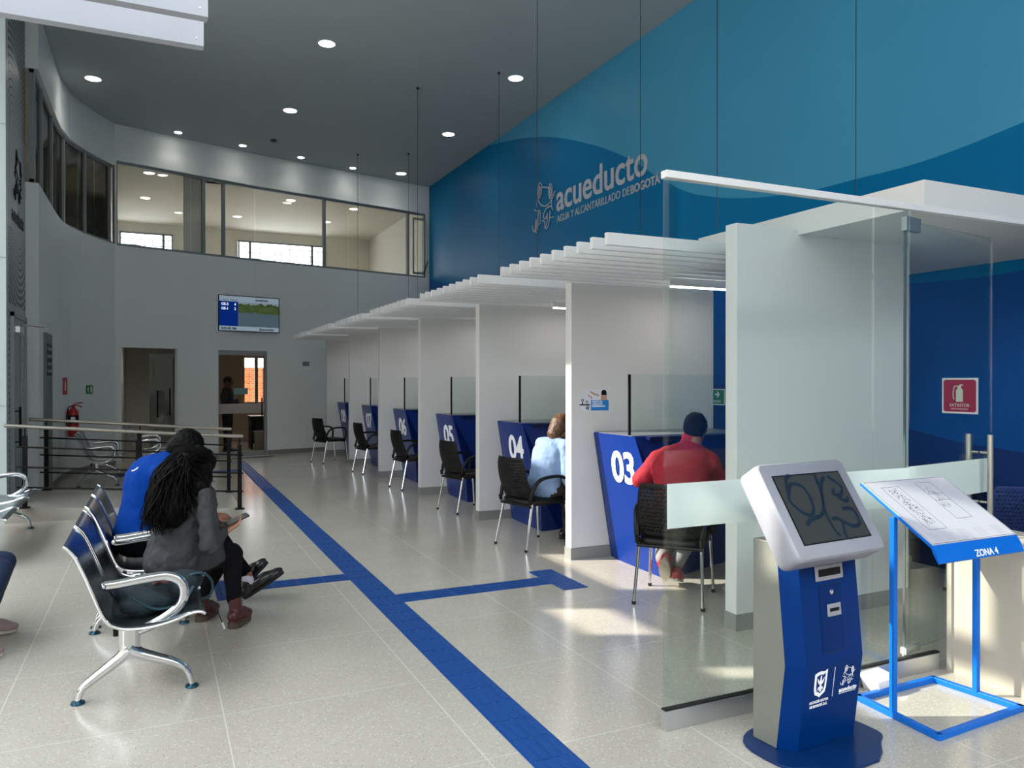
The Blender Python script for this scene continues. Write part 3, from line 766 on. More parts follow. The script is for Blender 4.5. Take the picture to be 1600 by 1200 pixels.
# ------------------------------------------------------------------ waiting benches
def make_bench(label, seats, legs, loc):
    """local: seats along +y, people face +x"""
    t = thing('waiting_bench', label, 'bench', loc, 0, 'steel waiting benches')
    prof = [(-.392, .775), (-.372, .758), (-.345, .722), (-.325, .68), (-.285, .58), (-.245, .47), (-.215, .405), (-.18, .372), (-.12, .352), (-.02, .350), (.08, .368), (.16, .395), (.205, .398), (.228, .385)]
    pp = [Vector((a, 0, b)) for a, b in prof]; P = smoothline(pp, 4)
    for (y0, y1) in seats:
        V = []; F = []; n = 9
        for j in range(n+1):
            for i, p in enumerate(P): V.append((p.x, y0+(y1-y0)*j/n, p.z-.0*math.sin(PI*j/n)))
        k = len(P)
        for j in range(n):
            for i in range(k-1): F.append((j*k+i, (j+1)*k+i, (j+1)*k+i+1, j*k+i+1))
        m = MB(); m.add(V, F); s = m.build('seat', steel, t, smooth=True, solid=.004, ang=60)
        for y in (y0, y1):
            m = MB(); m.tube([(p.x, y, p.z) for p in P], .0085, 8); m.build('edge_trim', chrome, s, smooth=True)
    m = MB(); m.box(-.19, seats[0][0]+.13, .285, -.10, seats[-1][1]-.12, .33); m.build('beam', blackm, t, bevel=.006)
    for y in legs:
        m = MB(); loop = smoothline([(-.225, y, .552), (-.16, y, .556), (-.02, y, .572), (.06, y, .572), (.115, y, .54), (.132, y, .48), (.11, y, .415), (.04, y, .362), (-.04, y, .328), (-.12, y, .305)], 5)
        m.tube(loop, .0165, 12, flat=1.45); m.ell((-.228, y, .552), (.018, .024, .018)); m.build('armrest', chrome, t, smooth=True)
        m = MB()
        m.loft([[(-.115+a*.048, y+b*.030, z) for a, b in [(math.cos(2*PI*q/12), math.sin(2*PI*q/12)) for q in range(12)]] for z in (.34, .27, .225, .19)])
        m.tube(smoothline([(-.115, y, .235), (-.15, y, .20), (-.21, y, .155), (-.28, y, .105), (-.32, y, .07), (-.338, y, .018)], 4), [.044, .041, .039, .037, .035, .033, .032, .031, .030, .029, .028, .027, .026, .025, .024, .023, .022, .021, .02, .019, .018], 12, flat=.85)
        m.tube(smoothline([(-.115, y, .235), (-.07, y, .205), (.0, y, .175), (.09, y, .135), (.145, y, .09), (.168, y, .018)], 4), [.044, .041, .039, .037, .035, .033, .032, .031, .030, .029, .028, .027, .026, .025, .024, .023, .022, .021, .02, .019, .018], 12, flat=.85)
        lg = m.build('leg', chrome, t, smooth=True)
        for x in (-.338, .168):
            m = MB(); m.lathe([(.010, .03), (.012, .018), (.030, .012), (.033, .004), (.030, 0)][::-1], Matrix.Translation((x, y, 0))); m.build('foot_pad', M('foot_teal', '1f4a5c', .25, .6), lg, smooth=True)
    return t
b1 = make_bench('nearest steel waiting bench, with the backpack on it', [(-.08, .44), (.49, 1.03)], [0.0, 1.14], (0, 4.24, 0))
b2 = dup(b1, (0, 5.50, 0), 0, 'steel waiting bench under the man in the blue jacket')
b3 = make_bench('steel waiting bench at the left edge in front of the handrail', [(-.08, .54), (.59, 1.21), (1.26, 1.88)], [0.0, 1.8], (-1.356, 7.71, 0))
dup(b1, (-.671, 12.88, 0), 0, 'steel waiting bench behind the handrails, under the fire extinguisher')
dup(b1, (-.05, 14.1, 0), 0, 'farthest steel waiting bench, before the dark corridor opening')
dup(b1, (-1.22, 4.95, 0), 0, 'steel waiting bench under the person in jeans at the left edge')

# ------------------------------------------------------------------ handrails
railm = M('rail_satin', 'aaa49c', .3, .9)
def rail(label, y, xl, xr, posts):
    t = thing('handrail', label, 'handrail', (0, y, 0))
    zf = lambda x: max(0, .0737*(.95-x))
    zt = lambda x: .875+.0785*(.97-x)
    m = MB(); m.tube([(xl, 0, zt(xl)), (xr, 0, zt(xr))], .021, 12); m.build('top_rail', railm, t, smooth=True)
    for x in posts:
        m = MB(); m.box(x-.023, -.023, zf(x)+.001, x+.023, .023, zt(x)-.10); p = m.build('post', blackm, t)
        m = MB(); m.cyl((x, 0, zt(x)-.10), (x, 0, zt(x)-.015), .008); m.box(x-.05, -.05, zf(x)+.0005, x+.05, .05, zf(x)+.012); m.build('post_fixing', blackm, p)
    for k, o in enumerate((.222, .44, .66)):
        m = MB(); m.tube([(xl+.12, -.03, zt(xl+.12)-o), (xr, -.03, zt(xr)-o)], .0095, 8); m.build('rail_bar', blackm, t, smooth=True)
rail('nearer black handrail with a steel top rail at the ramp front', 9.87, -1.475, .965, (-1.285, -.178, .928))
rail('farther black handrail with a steel top rail behind the ramp', 11.41, -1.44, .965, (-1.25, -.18, .93))

# ------------------------------------------------------------------ kiosk
t = thing('information_kiosk', 'blue and grey self-service kiosk with a tilted dark touch screen', 'kiosk', (2.56, 2.50, 0), .085)
kg = M('kiosk_grey', '8f9098', .42, .1, var=.02)
pl = []
for a in range(0, 361, 12):
    c_, s_ = math.cos(math.radians(a)), math.sin(math.radians(a))
    pl.append((math.copysign(abs(c_)**.62, c_)*.315+.01, math.copysign(abs(s_)**.75, s_)*.22-.03-(.035*math.cos(c_*PI*1.6) if s_ < 0 else 0)))
m = MB(); m.prism(pl[:-1], 0, .012); m.build('base_plate', M('kiosk_base_blue', '05295a', .3, spec=.3), t, bevel=.003)
# grey rear body and folded blue front
side = [(-.015, 0), (-.06, .36), (-.012, .86), (.12, .86), (.12, 0)]  # y,z
m = MB(); m.prism([(a, b) for a, b in side], -.205, .205, frame_mx((0, 0, .012), (0, 1, 0), (0, 0, 1)) @ Matrix.Identity(4)); m.build('body', M('kiosk_side', '75776f', .45, .1), t, bevel=.004)
m = MB(); fr_ = [(0, .0), (.36, -.045), (.86, .003)]
rings = []
for z, dy in fr_:
    w = .205
    rings.append([(-w-.002, -.012+dy, z+.012), (-w+.05, -.075+dy, z+.012), (w-.008, -.078+dy, z+.012), (w+.002, -.02+dy, z+.012), (w+.002, -.008+dy, z+.012), (-w-.002, -.008+dy, z+.012)])
m.loft(rings); m.build('front_cover', bluek, t, bevel=.003)
# local frame of the upper and lower front planes
def kface(z, off=.0):
    z -= .012
    if z > .36: f = (z-.36)/.5; y = -.0765-.045+f*.048
    else: f = z/.36; y = -.0765-f*.045
    return y-off
up_n = Vector((0, .048, .5)).normalized(); lo_n = Vector((0, -.045, .36)).normalized()
def kmx(x, z): return frame_mx((x, kface(z, .001), z), (1, -.007, 0), up_n if z > .372 else lo_n)
m = MB(); pk = kmx(.018, .742); m.prism([(-.085, -.032), (.085, -.032), (.085, .032), (-.085, .032)], 0, .006, pk); sl = m.build('slot_frame', kg, t, bevel=.003)
m = MB(); m.box(-.068, -.014, .0055, .068, .016, .0072, pk); m.build('slot', blackm, sl)
pk = kmx(.022, .556); m = MB(); m.box(-.068, -.140, 0, .068, .135, .003, pk); dr = m.build('hatch', M('kiosk_blue_hatch', '00265e', .34, spec=.08), t, bevel=.001)
m = MB()
for a in [(-.071, -.143, .071, -.140), (-.071, .135, .071, .138), (-.071, -.143, -.068, .138), (.068, -.143, .071, .138)]: m.box(a[0], a[1], 0, a[2], a[3], .0012, pk)
m.build('hatch_gap', M('gap_navy', '04204a', .6), t)
m = MB(); m.lathe([(.011, .003), (.011, .006), (.006, .0075), (.001, .0075)], pk @ Matrix.Translation((.0, .105, 0))); m.build('lock', chrome, dr, smooth=True)
m = MB(); m.prism([(-.042, -.026), (.042, -.026), (.042, .026), (-.042, .026)], .003, .008, pk @ Matrix.Translation((.008, .03, 0))); sf = m.build('card_slot_frame', kg, t, bevel=.004)
m = MB(); m.box(-.028, -.006, .0078, .028, .008, .0090, pk @ Matrix.Translation((.008, .03, 0))); m.build('card_slot', blackm, sf)
# printed marks on the lower front
pk = kmx(.0, .275)
m = MB(); frog(m, pk @ Matrix.Translation((.108, .02, 0)), .088, .0012); m.build('frog_emblem', printwhite, t)
text('brand_word', 'acueducto', .027, printwhite, t, pk @ Matrix.Translation((.062, -.046, .001)), bold=.0007)
text('brand_line', 'AGUA Y ALCANTARILLADO DE BOGOTÁ', .0058, printwhite, t, pk @ Matrix.Translation((.062, -.054, .001)))
m = MB(); m.box(.020, -.055, .0005, .0225, .075, .0012, pk); m.build('divider', printwhite, t)
m = MB(); A_ = pk @ Matrix.Translation((-.062, .018, .0005)); shp = [(-.038, .045), (-.02, .052), (0, .054), (.02, .05), (.038, .058), (.036, -.02), (.03, -.042), (.012, -.052), (0, -.06), (-.012, -.052), (-.03, -.045), (-.037, -.02)]
m.prism(shp, 0, .0006, A_); ar = m.build('coat_of_arms', printwhite, t)
m = MB(); m.prism([(x*.68, y*.72+.001) for x, y in shp], .0006, .0012, A_); m.build('shield_field', bluek, ar)
m = MB()
m.prism([(-.003, .034), (.003, .036), (.006, .015), (.004, -.032), (0, -.036), (-.004, -.032), (-.006, .015)], .0012, .0016, A_)
for s in (-1, 1):
    m.prism([(0, -.004), (s*.012, .0), (s*.019, .012), (s*.022, .028), (s*.014, .018), (s*.006, .010)], .0012, .0016, A_)
    m.prism([(0, -.01), (s*.014, -.014), (s*.018, -.028), (s*.010, -.022), (s*.005, -.034), (0, -.02)], .0012, .0016, A_)
m.build('eagle', printwhite, ar)
text('city_text', 'ALCALDÍA MAYOR', .0155, printwhite, t, pk @ Matrix.Translation((-.118, -.064, .001)), bold=.0004, sx=.88)
text('city_text', 'DE BOGOTÁ D.C.', .0155, printwhite, t, pk @ Matrix.Translation((-.114, -.083, .001)), bold=.0004, sx=.88)
# head: rounded tilted slab
tl = .995; cy, cz = 2.385-2.50, 1.028
U = Vector((1, 0, 0)); V_ = Vector((0, math.cos(tl), math.sin(tl))); hm = frame_mx((-.058, cy, cz), U, V_)
def rrect(w, h, r, n=5):
    o = []
    for cx, cy2, a0 in ((w/2-r, h/2-r, 0), (-w/2+r, h/2-r, 90), (-w/2+r, -h/2+r, 180), (w/2-r, -h/2+r, 270)):
        for k in range(n+1):
            a = math.radians(a0+90*k/n); o.append((cx+r*math.cos(a), cy2+r*math.sin(a)))
    return o
m = MB(); rr = [(.975, -.115, .03), (1.0, -.10, .03), (1.0, -.02, .03), (.99, -.006, .03), (.965, 0, .028)]
m.loft([[(x*k, y*k*1.0, z) for x, y in rrect(.535, .425, r)] for k, z, r in rr], mx=hm); hd = m.build('screen_housing', kg, t, smooth=True, ang=40)
m = MB(); m.box(-.15, -.10, -.20, .15, .10, -.10, hm); m.build('neck', kg, t, bevel=.01)
m = MB(); m.box(-.206, -.152, .0006, .206, .153, .002, hm); m.build('screen_bezel', blackm, hd)
m = MB(); m.box(-.200, -.147, .002, .200, .147, .003, hm); scn_ = m.build('touch_screen', M('screen_dark', '3b3933', .2, var=.1, vs=4, coat=.1), hd)
m = MB()
SW = [[(-.16, .08, 0), (-.13, .14, 0), (-.10, .147, 0)], [(-.17, .05, 0), (-.12, .11, 0), (-.06, .09, 0), (-.05, .02, 0), (-.08, -.03, 0), (-.13, -.02, 0), (-.17, .03, 0), (-.17, .05, 0)],
      [(.045, .147, 0), (.03, .05, 0), (-.02, -.03, 0), (-.10, -.05, 0), (-.14, -.07, 0)], [(.10, .13, 0), (.06, .10, 0), (.02, .03, 0), (.0, -.03, 0), (.0, -.10, 0), (.02, -.135, 0)],
      [(.12, .13, 0), (.17, .08, 0), (.14, .04, 0), (.10, .05, 0), (.12, .07, 0)], [(.11, -.02, 0), (.17, -.03, 0), (.17, -.09, 0), (.12, -.10, 0), (.05, -.06, 0), (.02, -.06, 0)], [(.07, -.08, 0), (.05, -.13, 0), (.06, -.147, 0)], [(.12, .03, 0), (.16, .01, 0), (.18, .03, 0)]]
for s in SW: m.tube(smoothline(s, 5), .009, 6, flat=.08, mx=hm @ Matrix.Translation((0, 0, .0032)))
m.build('screen_image', M('screen_lines', '141f2c', .35), scn_)

# ------------------------------------------------------------------ floor plan stand
t = thing('floor_plan_stand', 'bright blue steel stand with a tilted white floor plan board', 'sign stand', (3.365, 2.485, 0))
m = MB(); a = .014
cs = [(-.29, .22), (.27, .225), (.315, -.20), (-.295, -.225)]
cs = [(3.098-3.365, 2.70-2.485), (3.64-3.365, 2.712-2.485), (3.69-3.365, 2.30-2.485), (3.07-3.365, 2.262-2.485)]
for i in range(4):
    p, q = cs[i], cs[(i+1) % 4]; d = Vector((q[0]-p[0], q[1]-p[1], 0)); L = d.length
    m.box(-a, -a, 0, L+a, a, 2*a, frame_mx((*p, 0), d, (-d.y, d.x, 0)))
m.build('base_frame', azure, t, bevel=.003)
for x in (3.081-3.365, 3.66-3.365):
    m = MB(); m.box(x-.013, .0, .026, x+.013, .026, .925); m.build('post', azure, t, bevel=.003)
tl2 = .55; bm_ = frame_mx((-.005, -.003, .948), (1, .01, 0), (0, math.cos(tl2), math.sin(tl2)))
m = MB(); m.box(-.293, -.225, -.016, .293, .222, -.001, bm_); m.build('back_plate', azure, t, bevel=.003)
m = MB(); m.prism([(-.004, 0), (-.018, -.03), (-.042, -.062), (-.05, -.060), (-.03, -.02), (-.016, .0)], -.293, .293, bm_ @ frame_mx((0, -.224, 0), (0, 0, 1), (0, 1, 0)) @ Matrix.Identity(4)); lip = m.build('lip', azure, t)
m = MB(); m.box(-.290, -.219, -.001, .290, .219, .0012, bm_); sh = m.build('plan_sheet', M('plan_paper', 'bfbec6', .4, var=.02), t)
ink = M('plan_ink', '24262c', .6); m = MB()
def rect(x0, y0, x1, y1, w=.0018):
    for q in ((x0, y0, x1, y0+w), (x0, y1-w, x1, y1), (x0, y0, x0+w, y1), (x1-w, y0, x1, y1)): m.box(q[0], q[1], .0012, q[2], q[3], .0015, bm_)
rect(-.285, -.214, .285, .214); rect(-.21, -.13, -.09, .17); rect(.04, -.08, .15, .185); rect(.04, .05, .15, .1)
for _ in range(150):
    x, y = random.uniform(-.185, -.12), random.uniform(-.10, .15); w, h_ = random.choice([(.010, .0015), (.0015, .010), (.006, .004)]); m.box(x, y, .0012, x+w, y+h_, .0015, bm_)
for _ in range(60):
    x, y = random.uniform(.05, .10), random.uniform(-.0, .15); w, h_ = random.choice([(.010, .0015), (.0015, .010)]); m.box(x, y, .0012, x+w, y+h_, .0015, bm_)
m.build('plan_lines', ink, sh)
for x0 in (-.25, -.17, -.05, .06, .18):
    m = MB()
    for r_ in range(9): m.box(x0, -.20+r_*.0065, .0012, x0+random.uniform(.05, .08), -.1985+r_*.0065, .0014, bm_)
    m.build('plan_legend', M('legend_grey', 'a9a8b0', .6), sh)
lm = bm_ @ frame_mx((0, -.2345, -.0115), (1, 0, 0), (0, .034, .014+.012))
text('zone_text', 'ZONA 4', .042, printwhite, lip, bm_ @ frame_mx((-.045, -.282, -.037), (1, 0, 0), (0, .038, .028)), bold=.0006, ext=.0008)
# white box on floor
t = thing('counter_box', 'small white wedge-shaped box on the floor beside the kiosk', 'box', (3.30, 2.745, 0), .1)
m = MB(); m.loft([[(-.055, -.03, 0), (.07, -.03, 0), (.07, .06, 0), (-.055, .06, 0)], [(-.085, -.045, .07), (.07, -.045, .07), (.07, .065, .085), (-.085, .065, .085)]]); bx = m.build('case', M('box_white', 'e6e6ea', .4), t, bevel=.003)
m = MB(); q = frame_mx((0, .0, .0785), (1, 0, 0), (0, .11, .015))
for i in range(5): m.box(-.06+i*.022, -.02, 0, -.05+i*.022, .025, .0012, q)
m.build('keys', M('keys_grey', 'c9c9ce', .5), bx)

# ------------------------------------------------------------------ wall lettering
t = thing('wall_lettering', 'silver company name with frog emblem on the blue wall', 'lettering', (XR-.004, 0, 0))
silv = M('silver_letter', 'b4b8c0', .5, .1)
lmx = lambda y, z: frame_mx((0, y, z), (0, -1, 0), (0, 0, 1))
m = MB(); frog(m, lmx(11.86, 4.50) @ Matrix.Translation((0, 0, .012)), .86, .011); m.build('frog_emblem', silv, t)
text('brand_word', 'acueducto', .62, silv, t, lmx(11.40, 4.365), bold=.009, ext=.006, sx=1.02)
o1 = text('tagline', 'AGUA Y ALCANTARILLADO DE', .165, silv, t, lmx(11.38, 4.17), ext=.004, sx=.93)
text('tagline', 'BOGOTÁ', .165, silv, t, lmx(9.19, 4.17), bold=.004, ext=.006, sx=1.0)
text('tagline', 'T', .14, silv, t, lmx(8.46, 4.20), ext=.006)
# vestibule emblem
t = thing('wall_emblem', 'black frog emblem and company name on the perforated metal wall', 'emblem', (-1.476, 0, 0))
m = MB(); emx = frame_mx((0, 10.85, 3.93), (0, 1, 0), (0, 0, 1)); frog(m, emx, .62, .009); m.build('frog_emblem', blackm, t)
text('brand_word', 'acueducto', .25, blackm, t, frame_mx((.001, 10.42, 3.40), (0, 1, 0), (0, 0, 1)), bold=.007, sx=.85)

# ------------------------------------------------------------------ television
tvm = frame_mx((1.765, 16.80, 2.92), (.967, .255, 0), (0, 0, 1))
t = thing('television', 'wall television showing the turn list and a lake picture', 'television', (1.765, 16.80, 2.92)); tvl = frame_mx((0, 0, 0), (.967, .255, 0), (0, 0, 1))
W2, H2 = .635, .365
m = MB(); m.box(-W2, -H2, -.0, W2, H2, .045, tvl); m.box(-.2, -.15, -.05, .2, .15, 0, tvl); m.build('housing', blackm, t, bevel=.004)
def scr(name, x0, y0, x1, y1, mat, z=.0462): q = MB(); q.box(x0, y0, z-.0004, x1, y1, z, tvl); return q.build(name, mat, t)
scr('header_bar', -W2+.015, H2-.125, W2-.015, H2-.015, emis('tv_pale', '9fb2c4', .36))
scr('footer_bar', -W2+.015, -H2+.015, W2-.015, -H2+.105, emis('tv_pale2', 'a7bccb', .34))
scr('list_panel', -W2+.015, -H2+.105, -.24, H2-.125, emis('tv_blue', '0b2f86', .4))
lm_ = bpy.data.materials.new('tv_lake'); nt = NT(lm_); e = nt.n('ShaderNodeEmission'); g = nt.n('ShaderNodeNewGeometry'); sp = nt.n('ShaderNodeSeparateXYZ'); nt.l(g.outputs['Position'], sp.inputs[0])
nz = nt.n('ShaderNodeTexNoise'); nz.inputs['Scale'].default_value = 9; nz.inputs['Detail'].default_value = 6; nt.l(g.outputs['Position'], nz.inputs['Vector'])
edge = nt.math('ADD', sp.outputs[2], nt.math('MULTIPLY', nt.math('SUBTRACT', nz.outputs[0], .5), .16))
c1 = nt.mix(nt.math('GREATER_THAN', edge, 2.94), lin('5f7480'), nt.mix(nz.outputs[0], lin('12241a'), lin('6d8450')))
c2 = nt.mix(nt.math('GREATER_THAN', edge, 3.12), c1, lin('93a9b3'))
nt.l(c2, e.inputs[0]); e.inputs[1].default_value = .32; nt.l(e.outputs[0], nt.out.inputs[0])
scr('lake_picture', -.24, -H2+.105, W2-.015, H2-.125, lm_)
tk = emis('tv_text_light', 'e8eef6', .6); tdk = M('tv_text_dark', '18202e', .6)
TT = lambda x, y: tvl @ Matrix.Translation((x, y, .047))
text('row_text', 'GE-2      4', .07, tk, t, TT(-.58, .16), bold=.002); text('row_text', 'GE-1      2', .07, tk, t, TT(-.58, .07), bold=.002)
text('clock_text', '8:55:48 AM', .065, tdk, t, TT(-.58, -.33), bold=.002); text('welcome_text', 'Bienvenidos', .065, tdk, t, TT(.2, -.33), bold=.002)
text('header_text', 'Turno   Módulo', .045, tdk, t, TT(-.55, .255)); text('header_text', 'acueducto', .065, tdk, t, TT(.12, .275), bold=.002)

# ------------------------------------------------------------------ signs, extinguisher
red = M('sign_red', 'b02a35', .5); green = M('sign_green', '1d7a3c', .5); extr = M('extinguisher_red', 'b0141a', .3, coat=.4)
# on the curved left wall
def wallpt(s): return pt_on(LW, s)
def onleft(s, z, off=.0):
    p, d = pt_on(LW, s); n = Vector((d.y, -d.x, 0)); return frame_mx((p.x+n.x*off, p.y+n.y*off, z), d, (0, 0, 1)), p+n*off
mx, p = onleft(2.70, 1.465, .002)
t = thing('extinguisher_sign', 'narrow red sign above the far fire extinguisher', 'sign', p)
L0 = Matrix.Translation(-Vector((p.x, p.y, 0))) @ mx
m = MB(); m.box(-.14, -.135, 0, .14, .135, .006, L0); m.build('plate', red, t)
m = MB(); m.box(-.03, -.07, .006, .03, .06, .0075, L0); m.box(-.01, .06, .006, .01, .09, .0075, L0); m.build('pictogram', printwhite, t)
mx, p = onleft(3.78, 1.40, .002)
t = thing('exit_sign', 'green exit sign on the curved wall beside the corridor opening', 'sign', p)
L0 = Matrix.Translation(-Vector((p.x, p.y, 0))) @ mx
m = MB(); m.box(-.11, -.075, 0, .11, .075, .006, L0); m.build('plate', green, t)
m = MB(); m.prism([(-.06, -.05), (-.045, -.05), (-.045, .0), (-.025, .0), (-.052, .045), (-.08, .0), (-.06, 0)], .006, .0075, L0); m.box(.03, -.055, .006, .08, .055, .0075, L0); m.build('arrow', printwhite, t)
mx, p = onleft(2.82, 0, .095)
t = thing('fire_extinguisher', 'red fire extinguisher hanging on the curved left wall', 'fire extinguisher', (p.x, p.y, 0))
m = MB(); m.lathe([(.06, .65), (.078, .66), (.078, 1.03), (.07, 1.07), (.035, 1.11), (.025, 1.13), (.001, 1.13)]); m.build('cylinder', extr, t, smooth=True)
m = MB(); m.cyl((0, 0, 1.13), (0, 0, 1.16), .022); m.tube([(0, 0, 1.16), (.06, -.05, 1.19), (.14, -.12, 1.20)], .009, 6); m.tube([(0, 0, 1.15), (.07, -.05, 1.155), (.13, -.11, 1.13)], .009, 6); m.build('valve', extr, t, smooth=True)
m = MB(); m.tube(smoothline([(0, 0, 1.14), (-.06, -.06, 1.12), (-.088, -.05, .95), (-.086, -.03, .8)]), .009, 8); m.lathe([(.079, .86), (.080, .865), (.080, .99), (.079, .995)]); m.build('hose_and_band', blackm, t, smooth=True)
m = MB(); m.box(-.03, -.084, .90, .035, -.079, .97); m.build('data_label', printwhite, t)
# red extinguisher sign on the blue wall
t = thing('extinguisher_sign', 'large red EXTINTOR sign with a white extinguisher on the blue wall', 'sign', (XR-.006, 4.285, 1.425)); L0 = frame_mx((0, 0, 0), (0, -1, 0), (0, 0, 1))
m = MB(); m.box(-.158, -.148, -.003, .158, .148, .002, L0); m.build('border', printwhite, t)
m = MB(); m.prism(rrect(.285, .265, .02), .002, .004, L0); m.build('plate', M('sign_crimson', 'b01c3c', .5), t)
m = MB(); m.prism([(-.03, -.05), (.03, -.05), (.03, .045), (.015, .065), (.015, .085), (-.015, .085), (-.015, .065), (-.03, .045)], .004, .0055, L0); m.tube(smoothline([(-.012, .08, .005), (-.045, .075, .005), (-.055, .02, .005), (-.05, -.03, .005)]), .004, 6, mx=L0); m.box(.0, .085, .004, .03, .095, .0055, L0); m.build('pictogram', M('sign_cream', 'dfe8d2', .5), t)
text('sign_text', 'EXTINTOR', .036, M('sign_cream', 'dfe8d2', .5), t, L0 @ Matrix.Translation((0, -.09, .0045)), align='CENTER')
text('sign_text', 'USO EXTINGUIDOR', .017, M('sign_cream', 'dfe8d2', .5), t, L0 @ Matrix.Translation((0, -.115, .0045)), align='CENTER')
t = thing('exit_sign', 'green exit sign with a white arrow behind the man in red', 'sign', (XR-.006, 7.37, 1.358)); 
m = MB(); m.box(-.165, -.095, -.003, .165, .095, .002, L0); m.build('border', printwhite, t)
m = MB(); m.box(-.155, -.085, .002, .155, .085, .004, L0); m.build('plate', green, t)
m = MB(); m.prism([(-.02, .01), (.03, .01), (.01, .035), (.03, .035), (.06, 0), (.03, -.035), (.01, -.035), (.03, -.01), (-.02, -.01)], .004, .0055, L0 @ Matrix.Translation((.02, .03, 0))); m.ell((-.11, .045, .005), (.015, .015, .001)); m.tube([(-.11, .03, .005), (-.105, -.01, .005), (-.13, -.06, .005)], .008, 6, mx=L0); m.tube([(-.105, -.01, .005), (-.085, -.06, .005)], .008, 6, mx=L0); m.build('arrow', printwhite, t)
text('sign_text', 'SALIDA', .04, printwhite, t, L0 @ Matrix.Translation((-.03, -.065, .0045)))
# preferential attention sticker
t = thing('attention_sticker', 'preferential attention sticker with a drop shape on the partition by desk 03', 'sticker', (3.49, booth_y(1)-.001, 1.38)); L0 = frame_mx((0, 0, 0), (1, 0, 0), (0, 0, 1))
m = MB(); m.prism([(-.06, .095), (.15, .095), (.15, -.09), (-.04, -.09), (-.075, -.10), (-.115, -.095), (-.143, -.06), (-.148, -.03), (-.13, 0), (-.11, .04)], 0, .0008, L0); m.build('sheet', M('sticker_pale', 'cfd3de', .5), t)
m = MB(); m.box(-.03, -.09, .0008, .15, .0, .0014, L0); m.build('blue_panel', M('sticker_blue', '1779c4', .5), t)
for i, s in enumerate(('PUNTO DE', 'ATENCIÓN', 'PREFERENCIAL')): text('sticker_text', s, .021, printwhite, t, L0 @ Matrix.Translation((-.02, -.02-i*.02, .0018)), bold=.0004)
skin_p = M('print_skin', 'b98f74', .6)
m = MB(); m.prism([(.07, .0), (.135, .0), (.13, .045), (.12, .055), (.085, .055), (.075, .045)], .0014, .002, L0); m.tube([(-.035, .075, .002), (.0, .055, .002), (.05, .04, .002)], .008, 6, flat=.1, mx=L0); m.tube([(-.06, .045, .002), (-.03, .03, .002), (-.02, .01, .002)], .006, 6, flat=.1, mx=L0); m.build('hands_print', skin_p, t)
m = MB(); m.prism([(.075, .045), (.13, .045), (.128, .075), (.115, .09), (.09, .09), (.077, .075)], .002, .0026, L0)
for x, z in ((-.115, -.0), (-.07, -.015)): m.tube([(x+.010*math.cos(a_), z+.010*math.sin(a_), .002) for a_ in [k*PI/5 for k in range(10)]], .0025, 5, closed=True, mx=L0)
m.box(-.145, -.045, .0008, -.04, -.035, .0016, L0); m.tube([(-.08, -.07, .002), (-.065, -.05, .002), (-.05, -.06, .002), (-.06, -.08, .002), (-.08, -.07, .002)], .004, 5, mx=L0); m.tube([(-.115, -.015, .002), (-.115, -.04, .002)], .005, 5, mx=L0)
m.build('figures_print', blackm, t)
# switch plate on back wall
p = Vector((2.98, 17.168, 1.92)); m = MB(); m.box(-.075, -.045, 0, .075, .045, .012, frame_mx((0, 0, 0), (.966, .258, 0), (0, 0, 1))); o = m.build('wall_plate', M('plate_grey', '757b7c', .5), loc=p, bevel=.003); tag(o, 'small grey cover plate high on the far wall left of desk 08', 'wall plate')

# office items behind the sliding door
t = thing('office_desk', 'black desk standing behind the sliding glass door', 'desk', (2.25, 18.6, 0))
m = MB(); m.box(-.30, -.3, .70, .5, .3, .74); m.box(-.28, -.28, 0, -.24, .28, .7); m.box(.44, -.28, 0, .48, .28, .7); m.box(-.24, .2, .1, .44, .24, .7); m.build('frame', blackm, t)
m = MB(); m.box(-.30, -.3, .74, .5, .3, .752); m.build('desktop', M('desk_pale', 'a39a8c', .4), t)
t = thing('waste_bin', 'pale bin under the black desk behind the sliding door', 'bin', (2.12, 17.95, 0))
m = MB(); m.loft([[(-.1, -.1, 0), (.1, -.1, 0), (.1, .1, 0), (-.1, .1, 0)], [(-.13, -.12, .42), (.13, -.12, .42), (.13, .12, .42), (-.13, .12, .42)]]); m.build('bucket', M('bin_pale', '9a9186', .5), t)
m = MB(); m.box(-.135, -.125, .42, .135, .125, .44); m.build('lid', M('bin_lid', 'b0a89c', .5), t)
m = MB(); m.box(.70, -.24, .752, .74, -.2, .752)

# ------------------------------------------------------------------ backpack
t = thing('backpack', 'dark teal backpack lying on the nearest bench', 'bag', (0.02, 4.46, .36))
tealf = M('teal_fabric', '11242b', .75, var=.25, vs=9, bump=.3, bs=80); dkf = M('black_fabric', '0d0f12', .8, bump=.2, bs=60)
m = MB(); m.ell((-.03, 0, .08), (.18, .16, .09), Matrix.Rotation(.12, 4, 'Y')); m.ell((.10, .03, .11), (.12, .14, .065), Matrix.Rotation(-.2, 4, 'Y')); m.ell((-.08, -.08, .05), (.11, .08, .06))
blob(m, 'main_pouch', tealf, t, .009, 5, (.012, .06))
m = MB(); m.ell((-.0, -.06, .10), (.13, .09, .045), Matrix.Rotation(.3, 4, 'Y')); m.ell((-.06, .06, .11), (.10, .10, .04)); blob(m, 'front_pocket', dkf, t, .009, 5, (.010, .05))
m = MB(); m.tube(smoothline([(.10, -.02, .15), (.20, -.03, .17), (.255, -.03, .12), (.25, -.03, .05), (.20, -.03, .03)]), .017, 8, flat=.4); m.tube(smoothline([(-.12, -.13, .10), (-.02, -.16, .04), (.10, -.14, .05), (.16, -.10, .12)]), .014, 8, flat=.4); m.build('strap', M('teal_strap', '1a3a44', .8), t, smooth=True)
